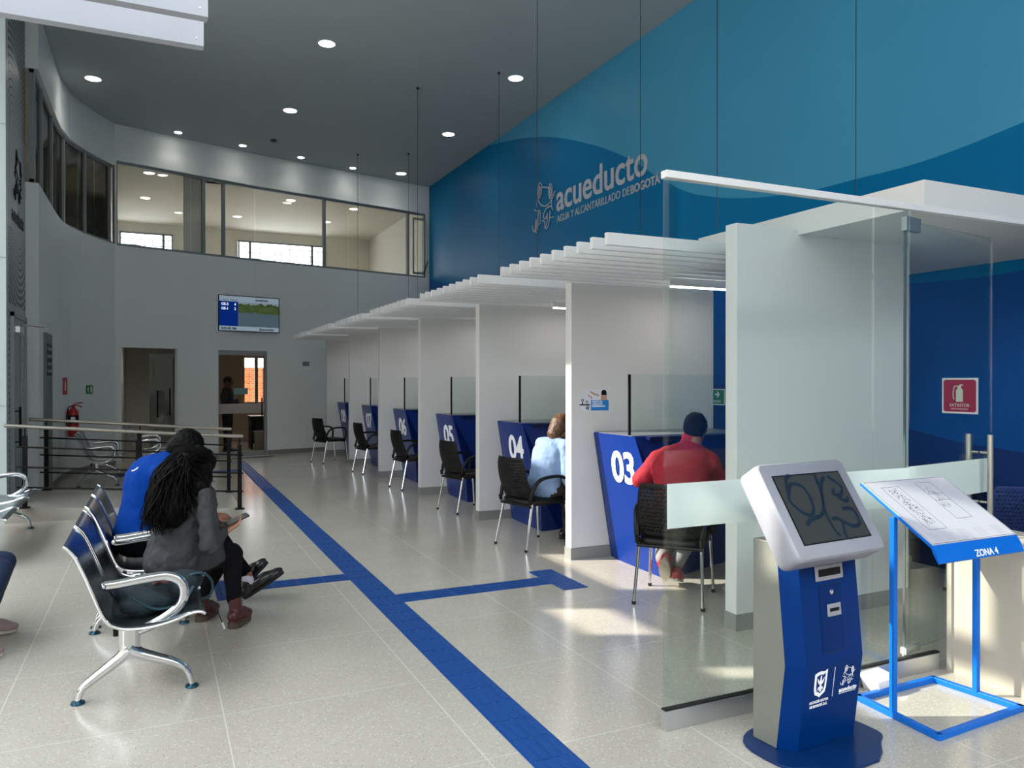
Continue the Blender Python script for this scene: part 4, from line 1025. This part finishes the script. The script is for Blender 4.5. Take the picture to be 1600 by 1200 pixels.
m = MB(); m.tube(smoothline([(.22, -.04, .03), (.27, -.05, -.02), (.305, -.06, -.10)]), .0025, 6); cdp = m.build('cord', blackm, t); m = MB(); m.tube([(.305, -.06, -.10), (.316, -.062, -.135)], .005, 8); m.build('cord_tip', M('cord_silver', 'c9c9c9', .4, .6), cdp)
m = MB(); m.tube(smoothline([(-.03, -.1, .15), (.0, -.09, .165), (.03, -.1, .155), (.05, -.08, .16)]), .009, 7); m.build('charm', M('charm_red', '6e3a33', .7), t, smooth=True)

# ------------------------------------------------------------------ people
def V(*a): return Vector(a)
def head(m, c, f, up, r=.095, nose=True):
    """c centre of skull, f face direction, up crown direction"""
    f = Vector(f).normalized(); up = (Vector(up)-f*Vector(up).dot(f)).normalized(); s = f.cross(up); c = Vector(c)
    R = Matrix((s, f, up)).transposed().to_4x4()
    m.ell(c+up*.012, (r*.80, r*.98, r*1.02), R, 20, 14)
    m.ell(c+f*r*.28-up*r*.52, (r*.62, r*.66, r*.66), R)
    m.ell(c+f*r*.62-up*r*.95, (r*.30, r*.26, r*.22), R)
    if nose:
        m.cap(c+f*r*.90+up*r*.02, .010, c+f*r*1.12-up*r*.34, .014, 8)
        m.cap(c+f*r*.86-up*r*.62-s*.02, .008, c+f*r*.86-up*r*.62+s*.02, .008, 8)
    for k in (-1, 1):
        m.ell(c+s*k*r*.82-up*r*.12-f*.005, (.010, .020, .031), R)
        if nose: m.cap(c+f*r*.84+s*k*.018+up*.012, .010, c+f*r*.80+s*k*.04+up*.012, .009, 8)
    m.cap(c-up*r*.5-f*r*.15, r*.56, c-up*r*1.45-f*r*.35, r*.60)
    return R, f, up, s
def hand(m, w, d, n, side=1, curl=.6, k=1.0):
    """w wrist, d direction to fingertips, n palm normal (fingers curl towards it)"""
    d = Vector(d).normalized(); n = (Vector(n)-d*Vector(n).dot(d)).normalized(); s = d.cross(n)*side; w = Vector(w)
    for a in (-.028, -.010, .010, .028): m.cap(w+s*a*.6*k, .015*k, w+d*.078*k+s*a*k, .0125*k, 8)
    for a, L in ((-.030, .062), (-.010, .074), (.011, .070), (.031, .056)):
        p = w+d*.08*k+s*a*k; dd_ = d.copy(); r = .0088*k
        for q in range(3):
            dd_ = (dd_*math.cos(curl*.75)+n*math.sin(curl*.75)).normalized() if q or True else dd_
            nn = n
            e_ = p+dd_*L*(.45, .32, .26)[q]*k; m.cap(p, r, e_, r*.92, 8); p = e_; r *= .92
            n_loc = n
    p = w+d*.025*k-s*.028*k; e1 = p+(d*.5-s*.75+n*.4).normalized()*.04*k; m.cap(p, .013*k, e1, .011*k, 8); m.cap(e1, .011*k, e1+(d*.85+n*.5-s*.1).normalized()*.032*k, .009*k, 8)
def shoe(name, heel, toe, mat, solem, parent, w=.042, hh=.055, ankle=None, up=(0, 0, 1), boot=0):
    heel, toe = Vector(heel), Vector(toe); d = (toe-heel).normalized(); L = (toe-heel).length; u = (Vector(up)-d*Vector(up).dot(d)).normalized()
    R = Matrix((d.cross(u), d, u)).transposed().to_4x4()
    m = MB(); m.ell(heel+d*.05+u*.045, (w*.95, .062, .05), R); m.ell(heel+d*L*.5+u*.042, (w*1.0, L*.36, .046), R); m.ell(heel+d*(L-.07)+u*.03, (w*1.08, .078, .034), R)
    m.cap(heel+d*.06+u*.05, .040, (heel+d*.055+u*(.09+boot)) if ankle is None else Vector(ankle), .040)
    o = blob(m, name, mat, parent, .007, 3)
    m = MB(); pr = []
    for a in range(24):
        c_, s_ = math.cos(2*PI*a/24), math.sin(2*PI*a/24); t_ = (s_+1)/2; ww = w*(.96+.08*t_-.08*(1-t_))
        pr.append((c_*ww, L*.5+s_*L*.5))
    m.prism(pr, -.004, .016, frame_mx(heel, d.cross(u), d)); m.build('sole', solem, o, smooth=True)
    return o
def torso(m, pelvis, chest, neck, side, wp=.17, wc=.19, dp=.12, dc=.12, fwd=None):
    """lofted trunk from seat to neck; side is the left-right unit vector"""
    pelvis, chest, neck, side = map(Vector, (pelvis, chest, neck, side)); side.normalize()
    pts = smoothline([pelvis-(chest-pelvis).normalized()*.08, pelvis, (pelvis+chest)/2+(chest-pelvis)*.0, chest, chest.lerp(neck, .55), neck], 3)
    ws = [wp*.8, wp, wp*.90, wc, wc*.86, .07]; ds = [dp*.85, dp, dp*.9, dc, dc*.8, .062]
    rings = []
    for i, p in enumerate(pts):
        q = i/3; a = min(4, int(q)); f = q-a
        if a >= 5: a, f = 4, 1
        w = ws[a]*(1-f)+ws[min(5, a+1)]*f; d_ = ds[a]*(1-f)+ds[min(5, a+1)]*f
        tg = (pts[min(len(pts)-1, i+1)]-pts[max(0, i-1)]).normalized(); fw = side.cross(tg).normalized()
        rings.append([p+side*math.copysign(abs(math.cos(2*PI*k/24))**.85, math.cos(2*PI*k/24))*w+fw*math.sin(2*PI*k/24)*d_ for k in range(24)])
    m.loft(rings)
def eyes(parent, c, f, up, s, r=.095):
    m = MB()
    for k in (-1, 1): m.ell(Vector(c)+f*r*.855+s*k*.03+up*.004, (.0105, .0105, .0105), None, 10, 8)
    m.build('eyes', M('eye_dark', '1a1412', .2), parent, smooth=True)
SK = M('skin', 'a8755a', .5, var=.06, bump=.05)
SKD = M('skin_brown', '8a5a42', .5, var=.06)
HAIR = M('hair_black', '030202', .6, var=.4, vs=40, bump=.4, bs=120, spec=.12)

def person(label, loc=None):
    return dict(label=label)
def arm(m, sh, el, wr, r0=.05, r1=.042, r2=.03, pad=0):
    m.cap(sh, r0+pad, el, r1+pad, 14); m.cap(el, r1+pad, wr, r2+pad, 14)

# --- woman in grey coat
sd = V(-.42, .9, 0).normalized()
ph, pc, pn = V(.10, 5.02, .50), V(.165, 5.01, .80), V(.20, 5.0, .95)
hc = V(.225, 4.98, 1.035); hf = V(.78, .12, -.62)
m = MB(); torso(m, ph, pc, pn, sd, .15, .165, .11, .10); R, f, u, s = head(m, hc, hf, V(.5, 0, .9), .092)
shR, elR, wrR = V(.265, 4.83, .885), V(.285, 4.77, .60), V(.375, 4.87, .655)
shL, elL, wrL = V(.11, 5.17, .90), V(.26, 5.24, .62), V(.375, 5.07, .655)
arm(m, shR, elR, wrR, .04, .035, .025); arm(m, shL, elL, wrL, .04, .035, .025)
hand(m, wrR, V(.75, .32, .35), V(-.2, .2, .9), 1, .55, .95); hand(m, wrL, V(.75, -.5, .2), V(-.1, 0, .9), -1, .5, .95)
m.cap(V(.08, 4.95, .49), .075, V(.43, 5.06, .48), .052); m.cap(V(.43, 5.06, .48), .05, V(.45, 5.17, .14), .034)
m.cap(V(.08, 5.12, .49), .075, V(.41, 5.24, .46), .052); m.cap(V(.41, 5.24, .46), .05, V(.27, 5.40, .15), .034)
w = blob(m, 'person', SK, None, .009, 4); tag(w, 'woman in a grey coat with long dark wavy hair, seated and holding a phone', 'person'); eyes(w, hc, f, u, s, .092)
coat = M('coat_grey', '38393b', .85, var=.08, vs=14, bump=.25, bs=140)
m = MB(); torso(m, ph-V(0, 0, .02), pc, pn-V(0, 0, .01), sd, .195, .19, .155, .14)
arm(m, shR, elR, wrR-V(.02, .01, .005), .058, .052, .042); arm(m, shL, elL, wrL-V(.02, -.01, .005), .058, .052, .042)
m.cap(shR, .062, shL, .062)
m.cap(V(.06, 4.93, .49), .105, V(.31, 5.0, .50), .085); m.cap(V(.06, 5.13, .49), .105, V(.31, 5.17, .49), .085); m.ell(V(.08, 5.03, .48), (.15, .2, .095)); m.ell(V(.18, 5.07, .50), (.19, .15, .075))
blob(m, 'coat', coat, w, .009, 3, (.030, .055))
trs = M('trousers_charcoal', '151518', .9, spec=.1, bump=.2, bs=120)
m = MB(); m.cap(V(.2, 4.98, .48), .085, V(.43, 5.06, .485), .066); m.cap(V(.43, 5.06, .485), .066, V(.45, 5.165, .17), .043)
m.cap(V(.2, 5.15, .48), .085, V(.41, 5.24, .465), .064); m.cap(V(.41, 5.24, .465), .064, V(.28, 5.39, .17), .043)
blob(m, 'trousers', trs, w, .009, 4, (.01, .08))
boot = M('boot_leather', '4a1c1b', .4, var=.2, vs=20); bsol = M('boot_sole', '4b3a2e', .6)
for hl, to, an in ((V(.425, 5.115, .03), V(.555, 5.275, .03), V(.452, 5.155, .19)), (V(.245, 5.35, .03), V(.375, 5.50, .03), V(.275, 5.385, .19))):
    b_ = shoe('boot', hl, to, boot, bsol, w, .046, ankle=an)
    d_ = (to-hl).normalized(); L_ = (to-hl).length; n_ = V(-d_.y, d_.x, 0)
    m = MB(); m.prism([(math.cos(2*PI*q/20)*.046, L_*.5+math.sin(2*PI*q/20)*L_*.5) for q in range(20)], -.018, .004, frame_mx(hl, d_.cross(V(0, 0, 1)), d_)); m.prism([(math.cos(2*PI*q/20)*.043, .05+math.sin(2*PI*q/20)*.05) for q in range(20)], -.029, .004, frame_mx(hl, d_.cross(V(0, 0, 1)), d_)); m.build('heel_block', bsol, b_, smooth=True)
    m = MB()
    for k in range(5):
        c_ = an+d_*(.048+.006*k)+V(0, 0, -.005-.018*k)
        m.tube([c_+n_*.02, c_+d_*.008, c_-n_*.02], .0022, 5)
    m.build('laces', rubber, b_)
# long wavy hair
m = MB(); m.ell(hc+u*.022-f*.012, (.088, .105, .105), R); m.ell(hc-f*.05-u*.01, (.085, .075, .10), R)
m.cap(hc-f*.05, .09, V(.13, 4.92, .92), .125); m.cap(V(.13, 4.92, .92), .125, V(.09, 4.86, .79), .09); m.cap(V(.05, 4.90, .88), .09, V(.03, 4.86, .79), .06); m.cap(hc+V(.03, -.06, -.02), .055, V(.24, 4.83, .93), .055)
hr = blob(m, 'hair', HAIR, w, .010, 4, (.03, .05))
m = MB()
for i in range(520):
    th_ = random.uniform(-PI, PI); el_ = random.uniform(.15, 1.4)
    side_ = s*math.cos(th_)*math.cos(el_)-f*abs(math.sin(th_))*math.cos(el_)
    p0 = hc-f*.008+u*.02+(side_+u*math.sin(el_))*.100
    d1 = (side_*1.0+u*.12-f*.35); d1.normalize()
    p1 = hc-f*.02+u*.01+d1*.122
    ex = random.uniform(-.07, .21); ey = random.uniform(4.76, 4.97)
    if random.random() < .12: ex = random.uniform(.2, .30); ey = 4.80
    p3 = V(ex, ey, random.uniform(.67, .80)+max(0, ex-.06)*.75)
    p2 = p1.lerp(p3, .45)+V(-.035, -.035, .045)
    base = smoothline([p0, p1, p2, p3], 7); pts = []; a_ = random.uniform(0, 6); w_ = random.uniform(.7, 1.3)
    for k, q_ in enumerate(base):
        t_ = k/(len(base)-1); amp = .004+.016*t_
        pts.append(q_+V(math.cos(a_+k*w_*.75), math.sin(a_+k*w_*.6), .4*math.sin(a_+k*w_*.75))*amp*(t_ > .15))
    n_ = len(pts)
    m.tube(pts, [.0042]*(n_-4)+[.0036, .003, .002, .0008], 4)
m.build('hair_strands', HAIR, hr, smooth=True)
# phone
t = thing('smartphone', 'dark smartphone held by the woman in the grey coat', 'phone', (.445, 4.93, .715)); 
pm = frame_mx((0, 0, 0), (.85, .25, .30), (-.2, .9, .1)) @ Matrix.Identity(4)
m = MB(); m.prism(rrect(.15, .074, .010), -.004, .004, pm); m.build('case', M('phone_case', '2c2f31', .4), t, bevel=.001)
m = MB(); m.prism(rrect(.142, .067, .008), .004, .0046, pm); m.build('screen', M('phone_screen', '4a5350', .15), t)

# --- man in blue jacket
ph, pc, pn = V(-.10, 5.72, .53), V(-.01, 5.73, .88), V(.12, 5.72, 1.02)
hc = V(.195, 5.70, 1.10); hf = V(.75, -.2, -.62)
m = MB(); torso(m, ph, pc, pn, sd, .16, .18, .12, .115); R, f, u, s = head(m, hc, hf, V(.5, 0, .9), .096)
shR, elR, wrR = V(.04, 5.52, .95), V(.17, 5.47, .67), V(.36, 5.53, .63)
shL, elL, wrL = V(.04, 5.92, .95), V(.18, 5.97, .67), V(.37, 5.78, .62)
arm(m, shR, elR, wrR, .045, .038, .028); arm(m, shL, elL, wrL, .045, .038, .028)
hand(m, wrR, V(.7, .4, .0), V(0, .3, -.9), 1, .5); hand(m, wrL, V(.7, -.5, 0), V(0, -.2, -.9), -1, .5)
k1, k2 = V(.37, 5.62, .50), V(.36, 5.86, .49); a1, a2 = V(.585, 5.70, .19), V(.56, 5.83, .20)
m.cap(V(-.08, 5.63, .50), .085, k1, .058); m.cap(k1, .055, a1, .038); m.cap(V(-.08, 5.82, .50), .085, k2, .058); m.cap(k2, .055, a2, .038)
w = blob(m, 'person', SKD, None, .009, 4); tag(w, 'man in a bright blue jacket bent forward on the bench beside the woman in grey', 'person'); eyes(w, hc, f, u, s, .096)
bj = M('jacket_blue', '003484', .85, spec=.1, var=.08, vs=10, bump=.2, bs=60)
m = MB(); torso(m, ph, pc, pn+V(.01, 0, .02), sd, .19, .215, .155, .165)
arm(m, shR, elR, wrR-V(.02, 0, 0), .075, .062, .045); arm(m, shL, elL, wrL-V(.02, 0, 0), .07, .06, .045); m.cap(shR, .075, shL, .075)
m.cap(pn-V(.04, 0, .04), .085, pn+V(.015, 0, .02), .07)
jk = blob(m, 'jacket', bj, w, .010, 5, (.02, .09))
m = MB(); m.tube(smoothline([(.09, 5.57, 1.06), (.055, 5.50, 1.02), (.03, 5.455, .96)]), .004, 6); m.build('piping', printwhite, jk); m = MB(); m.tube(smoothline([(-.135, 5.60, .965), (-.115, 5.57, .975), (-.1, 5.55, .99)]), .004, 6); m.build('piping', printwhite, jk)
m = MB(); m.cap(V(-.09, 5.62, .50), .105, k1, .072); m.cap(k1, .07, a1-V(.02, 0, -.03), .05); m.cap(V(-.09, 5.82, .50), .105, k2, .072); m.cap(k2, .07, a2-V(.02, 0, -.03), .05); m.ell(V(-.10, 5.72, .47), (.15, .19, .09))
blob(m, 'trousers', M('trousers_navy', '06080f', .9, spec=.1), w, .009, 4, (.01, .08))
m = MB(); m.ell(hc+u*.022-f*.008, (.096, .108, .104), R); m.ell(hc-f*.04-u*.02, (.09, .078, .10), R); blob(m, 'hair', HAIR, w, .008, 2, (.016, .02))
blk = M('shoe_black', '0d0d0e', .3, coat=.3); sks = M('sock_print', 'c8c4cf', .8, var=.3, vs=60)
m = MB(); m.cap(a1-V(.025, 0, -.035), .042, a1+V(.01, 0, -.045), .038); m.cap(a2-V(.025, 0, -.035), .042, a2+V(.01, 0, -.045), .038); m.build('socks', sks, w, smooth=True)
shoe('shoe', V(.565, 5.71, .02), V(.835, 5.70, .185), blk, rubber, w, .043, ankle=a1+V(.0, 0, -.05), up=(-.5, 0, .85))
shoe('shoe', V(.545, 5.85, .05), V(.745, 5.84, .235), blk, rubber, w, .043, ankle=a2+V(.0, 0, -.05), up=(-.6, 0, .8))

# --- man in red jacket at desk 03
fd = V(.74, .67, 0).normalized(); sd = V(-fd.y, fd.x, 0)   # left of him
ph = V(3.40, 4.56, .54); pc = V(3.50, 4.63, .90); pn = V(3.59, 4.66, 1.07); hc = V(3.665, 4.68, 1.195)
m = MB(); torso(m, ph, pc, pn, sd, .16, .19, .12, .12); R, f, u, s = head(m, hc, fd+V(0, 0, -.35), V(0, 0, 1), .098)
shL, elL, wrL = pc+sd*.185+V(.04, .03, .065), V(3.335, 4.92, .80), V(3.66, 5.14, .80)
shR, elR, wrR = pc-sd*.185+V(.04, .03, .065), V(3.84, 4.62, .80), V(3.95, 4.93, .80)
arm(m, shL, elL, wrL, .048, .04, .03); arm(m, shR, elR, wrR, .048, .04, .03)
hand(m, wrL, V(.9, .25, -.05), V(0, 0, -1), 1, .3); hand(m, wrR, V(.3, .9, -.05), V(0, 0, -1), -1, .3)
kl, kr = ph+fd*.34+sd*.13+V(0, 0, -.03), ph+fd*.36-sd*.12+V(0, 0, -.03)
al, ar_ = V(3.47, 4.83, .17), V(3.57, 4.79, .13)
m.cap(ph+sd*.09-V(0, 0, .02), .09, kl, .06); m.cap(kl, .055, al, .038); m.cap(ph-sd*.09-V(0, 0, .02), .09, kr, .06); m.cap(kr, .055, ar_, .038)
w = blob(m, 'person', SKD, None, .010, 4); tag(w, 'man in a red jacket seen from behind, seated at desk 03', 'person'); eyes(w, hc, f, u, s, .098)
rj = M('jacket_red', '900a22', .8, var=.06, vs=9, bump=.15, bs=50)
m = MB(); torso(m, ph, pc, pn+V(0, 0, .01), sd, .195, .22, .145, .15); arm(m, shL, elL, wrL-V(.05, .02, 0), .072, .064, .045); arm(m, shR, elR, wrR-V(.02, .04, 0), .072, .064, .045); m.cap(shL, .075, pn-V(0, 0, .04), .085); m.cap(shR, .075, pn-V(0, 0, .04), .085); m.cap(pn-V(0, 0, .03), .08, pn+V(.015, .01, .05), .066)
blob(m, 'jacket', rj, w, .011, 5, (.02, .09))
m = MB(); m.cap(ph+sd*.09-V(0, 0, .02), .105, kl, .075); m.cap(kl, .07, al+V(0, 0, .05), .055); m.cap(ph-sd*.09-V(0, 0, .02), .105, kr, .075); m.cap(kr, .07, ar_+V(0, 0, .05), .055)
blob(m, 'trousers', M('trousers_grey', '8b8a8c', .85), w, .010, 4, (.012, .08))
m = MB(); m.ell(hc+u*.022-f*.012, (.088, .103, .098), R); m.ell(hc-f*.045-u*.01, (.084, .066, .088), R); blob(m, 'hair', HAIR, w, .007, 2, (.016, .018))
sr = M('shoe_red', '8e1f2c', .5, var=.2); sg = M('sole_grey', 'a59c8c', .6, var=.2, vs=30)
shoe('shoe', V(3.385, 4.68, .245), V(3.475, 4.80, .05), sr, sg, w, .047, ankle=al, up=(.75, .5, .3))
shoe('shoe', V(3.48, 4.66, .08), V(3.64, 4.86, .015), sr, sg, w, .047, ankle=ar_, up=(.15, .1, 1))

# --- woman at desk 04
fd = V(.97, .22, 0).normalized(); sd = V(-fd.y, fd.x, 0)
ph = V(3.37, 6.60, .53); pc = V(3.45, 6.62, .85); pn = V(3.535, 6.63, 1.0); hc = V(3.59, 6.62, 1.115)
m = MB(); torso(m, ph, pc, pn, sd, .15, .17, .115, .11); R, f, u, s = head(m, hc, fd+V(0, 0, -.5), V(.2, 0, 1), .092)
shL, elL, wrL = pc+sd*.17+V(.04, 0, .08), V(3.55, 6.86, .64), V(3.78, 6.92, .72)
shR, elR, wrR = pc-sd*.17+V(.04, 0, .08), V(3.52, 6.38, .62), V(3.78, 6.46, .72)
arm(m, shL, elL, wrL, .042, .036, .026); arm(m, shR, elR, wrR, .042, .036, .026); hand(m, wrL, V(.9, .0, .0), V(0, 0, -1), 1, .35, .95); hand(m, wrR, V(.9, .1, 0), V(0, 0, -1), -1, .35, .95)
kl, kr = ph+fd*.38+sd*.09-V(0, 0, .03), ph+fd*.38-sd*.10-V(0, 0, .03); al, ar_ = V(3.70, 6.72, .12), V(3.60, 6.55, .13)
m.cap(ph+sd*.09-V(0, 0, .02), .085, kl, .058); m.cap(kl, .053, al, .036); m.cap(ph-sd*.09-V(0, 0, .02), .085, kr, .058); m.cap(kr, .053, ar_, .036)
w = blob(m, 'person', SK, None, .010, 4); tag(w, 'woman in a pale blue sweater with short brown hair, seated at desk 04', 'person'); eyes(w, hc, f, u, s, .092)
m = MB(); torso(m, ph-V(0, 0, .02), pc, pn-V(0, 0, .02), sd, .19, .19, .15, .145); arm(m, shL, elL, wrL-V(.03, 0, 0), .068, .06, .045); arm(m, shR, elR, wrR-V(.03, 0, 0), .068, .06, .045); m.cap(shL, .07, shR, .07)
blob(m, 'sweater', M('sweater_blue', '7f98bd', .9, var=.08, vs=8, bump=.35, bs=160), w, .010, 5, (.02, .07))
m = MB(); m.cap(ph+sd*.09-V(0, 0, .02), .1, kl, .07); m.cap(kl, .066, al+V(0, 0, .03), .05); m.cap(ph-sd*.09-V(0, 0, .02), .1, kr, .07); m.cap(kr, .066, ar_+V(0, 0, -.02), .05)
blob(m, 'trousers', M('trousers_brown', '2c221e', .8), w, .010, 4)
m = MB(); m.ell(hc+u*.02-f*.012, (.094, .108, .104), R); m.cap(hc-f*.045, .092, hc-f*.06-u*.11, .068); hr = blob(m, 'hair', M('hair_brown', '50351f', .5, var=.4, vs=50, bump=.4, bs=90), w, .009, 3, (.014, .03))
shoe('shoe', V(3.52, 6.55, .04), V(3.68, 6.60, .012), blk, rubber, w, .04, ankle=ar_)
shoe('shoe', V(3.64, 6.72, .012), V(3.86, 6.76, .012), blk, rubber, w, .04, ankle=al)

# --- person standing in the office
sd = V(.3, .95, 0).normalized(); q = V(1.43, 17.9, 0)
m = MB(); ph, pc, pn = q+V(0, 0, .92), q+V(.0, 0, 1.22), q+V(.0, 0, 1.42); hc = q+V(.02, 0, 1.53)
torso(m, ph, pc, pn, sd, .15, .19, .11, .115); R, f, u, s = head(m, hc, V(.9, -.3, -.1), V(0, 0, 1), .098)
shL, elL, wrL = pc+sd*.2+V(0, 0, .12), pc+sd*.24+V(.05, 0, -.15), pc+V(.2, -.02, -.1); shR, elR, wrR = pc-sd*.2+V(0, 0, .12), pc-sd*.24+V(.05, 0, -.15), pc+V(.22, .02, -.14)
arm(m, shL, elL, wrL, .045, .038, .028); arm(m, shR, elR, wrR, .045, .038, .028); hand(m, wrL, V(.3, -.9, 0), V(-1, 0, 0), 1, .5); hand(m, wrR, V(.3, .9, 0), V(-1, 0, 0), -1, .5)
for k in (-1, 1): m.cap(ph+sd*.09*k, .09, q+sd*.1*k+V(.01, 0, .48), .06); m.cap(q+sd*.1*k+V(.01, 0, .48), .055, q+sd*.1*k+V(0, 0, .1), .038)
w = blob(m, 'person', SKD, None, .012, 4); tag(w, 'person in black standing with folded arms behind the sliding glass door', 'person'); eyes(w, hc, f, u, s, .098)
m = MB(); torso(m, ph, pc, pn-V(0, 0, .01), sd, .18, .21, .135, .14); arm(m, shL, elL, wrL, .065, .055, .04); arm(m, shR, elR, wrR, .065, .055, .04); m.cap(shL, .07, shR, .07); blob(m, 'jacket', dkf, w, .012, 4)
m = MB()
for k in (-1, 1): m.cap(ph+sd*.09*k, .105, q+sd*.1*k+V(.01, 0, .48), .075); m.cap(q+sd*.1*k+V(.01, 0, .48), .07, q+sd*.1*k+V(0, 0, .09), .055)
blob(m, 'trousers', dkf, w, .012, 4)
m = MB(); m.ell(hc+u*.02-f*.01, (.087, .103, .098), R); blob(m, 'hair', HAIR, w, .010, 3)
for k in (-1, 1): shoe('shoe', q+sd*.1*k+V(-.06, .02, .01), q+sd*.1*k+V(.18, -.04, .01), blk, rubber, w)

# --- person in jeans at the left edge
sd = V(0, 1, 0); q = V(-1.28, 5.36, 0)
ph, pc, pn = q+V(0, 0, .53), q+V(-.03, 0, .88), q+V(0, 0, 1.06); hc = q+V(.03, 0, 1.19)
m = MB(); torso(m, ph, pc, pn, sd, .15, .18, .12, .115); R, f, u, s = head(m, hc, V(1, 0, -.2), V(0, 0, 1), .094)
shL, elL, wrL = pc+sd*.19+V(0, 0, .1), pc+V(.1, .24, -.15), pc+V(.3, .1, -.28); shR, elR, wrR = pc-sd*.19+V(0, 0, .1), pc+V(.05, -.24, -.15), pc+V(.22, -.1, -.28)
arm(m, shL, elL, wrL, .042, .036, .026); arm(m, shR, elR, wrR, .042, .036, .026); hand(m, wrL, V(1, -.3, -.1), V(0, 0, -1), 1, .3); hand(m, wrR, V(1, .3, -.1), V(0, 0, -1), -1, .3)
kl, kr = V(-.83, 5.52, .455), V(-.82, 5.30, .455); al, ar_ = V(-.93, 5.60, .12), V(-.93, 5.18, .12)
m.cap(ph+V(0, .09, -.03), .085, kl, .055); m.cap(kl, .052, al, .035); m.cap(ph+V(0, -.09, -.03), .085, kr, .055); m.cap(kr, .052, ar_, .035)
w = blob(m, 'person', SK, None, .010, 4); tag(w, 'person in dark blue jeans and pale shoes cut off by the left edge', 'person'); eyes(w, hc, f, u, s, .094)
m = MB(); torso(m, ph, pc, pn, sd, .18, .2, .14, .14); arm(m, shL, elL, wrL, .062, .055, .04); arm(m, shR, elR, wrR, .062, .055, .04); m.cap(shL, .065, shR, .065); blob(m, 'sweater', coat, w, .012, 4)
m = MB(); m.cap(ph+V(0, .09, -.03), .1, kl, .07); m.cap(kl, .068, al+V(0, 0, .03), .055); m.cap(ph+V(0, -.09, -.03), .1, kr, .07); m.cap(kr, .068, ar_+V(0, 0, .03), .055); m.ell(ph-V(0, 0, .05), (.15, .19, .09))
je = blob(m, 'jeans', M('denim', '16294a', .8, var=.12, vs=20, bump=.25, bs=150), w, .010, 4, (.008, .08))
text('jeans_lettering', 'our to', .045, printwhite, je, frame_mx((-.93, 5.218, .40), (.85, -.05, .25), (-.25, .0, .85)), bold=.0004, ext=.002)
m = MB(); m.ell(hc+u*.02-f*.012, (.09, .105, .102), R); m.cap(hc-f*.05, .08, hc-f*.06-u*.15, .06); blob(m, 'hair', HAIR, w, .010, 3)
psh = M('shoe_blush', '9a8583', .6)
shoe('shoe', V(-.99, 5.60, .012), V(-.77, 5.61, .012), psh, M('sole_pale', 'c3b7b2', .6), w, .042, ankle=al)
shoe('shoe', V(-.99, 5.16, .012), V(-.775, 5.13, .012), psh, M('sole_pale', 'c3b7b2', .6), w, .042, ankle=ar_)

# ------------------------------------------------------------------ canopy overhead by the entrance
t = thing('slatted_canopy', 'end of an overhead slatted canopy at the upper left corner', 'canopy', (.128, 1.99, 2.50), 0, 'slatted canopies over the entrance')
slo = M('slat_silver', 'a6a9b0', .4, .3)
for i in range(3):
    m = MB(); m.box(-2.6, .0+i*.195-.01, 0, 0, .024+i*.195, .078); sl = m.build('slat', slo, t)
    m = MB(); m.cyl((-.02, -.0125+i*.195, .02), (-.02, -.0095+i*.195, .02), .003, seg=8); m.build('rivet', alu, sl)
m = MB(); m.box(-1.6, -.04, .079, -1.56, .45, .10); m.cyl((-1.58, .2, .1), (-1.58, .2, H-2.501), .004, seg=6); m.build('carrier_rail', alu, t)

# ------------------------------------------------------------------ outside
m = MB(); m.box(-30, -40, -.3, 40, -2.65, -.15); m.box(-30, -2.65, -.3, -3.3, 30, -.15); struct(m.build('ground_outside', M('paving_outside', '9a958c', .8)))
m = MB(); m.box(-14, -11, -.15, 18, -10, 8.5)
for x in range(-13, 17, 3):
    for z in (1.0, 4.2): m.box(x, -10.02, z, x+1.6, -9.95, z+1.8)
struct(m.build('wall_across_street', M('street_wall', '6f6a63', .8)))

# ------------------------------------------------------------------ light
W = bpy.data.worlds.new('sky'); scn.world = W; W.use_nodes = True
bg = W.node_tree.nodes['Background']; bg.inputs[0].default_value = (.86, .93, 1.0, 1); bg.inputs[1].default_value = 5.2
sun = bpy.data.lights.new('sun', 'SUN'); sun.energy = 6.5; sun.angle = math.radians(.22); sun.color = (1, .93, .82)
so = bpy.data.objects.new('sun', sun); COL.objects.link(so)
Ld = Vector((.912, -.41, -.577)); so.rotation_euler = Ld.to_track_quat('-Z', 'Y').to_euler(); so.location = (-8, 10, 8)

# ------------------------------------------------------------------ camera
cd = bpy.data.cameras.new('camera'); cd.sensor_width = 36; cd.lens = 1211.25/1600*36; cd.clip_start = .05; cd.clip_end = 200
co = bpy.data.objects.new('camera', cd); COL.objects.link(co); co.location = (0, 0, 1.55)
co.rotation_euler = (math.radians(90)-.0042, 0, -.4318)
scn.camera = co
vs = scn.view_settings; vs.view_transform = 'Standard'; vs.look = 'None'; vs.gamma = 1; vs.exposure = 0.75
try: vs.use_curve_mapping = False
except Exception: pass
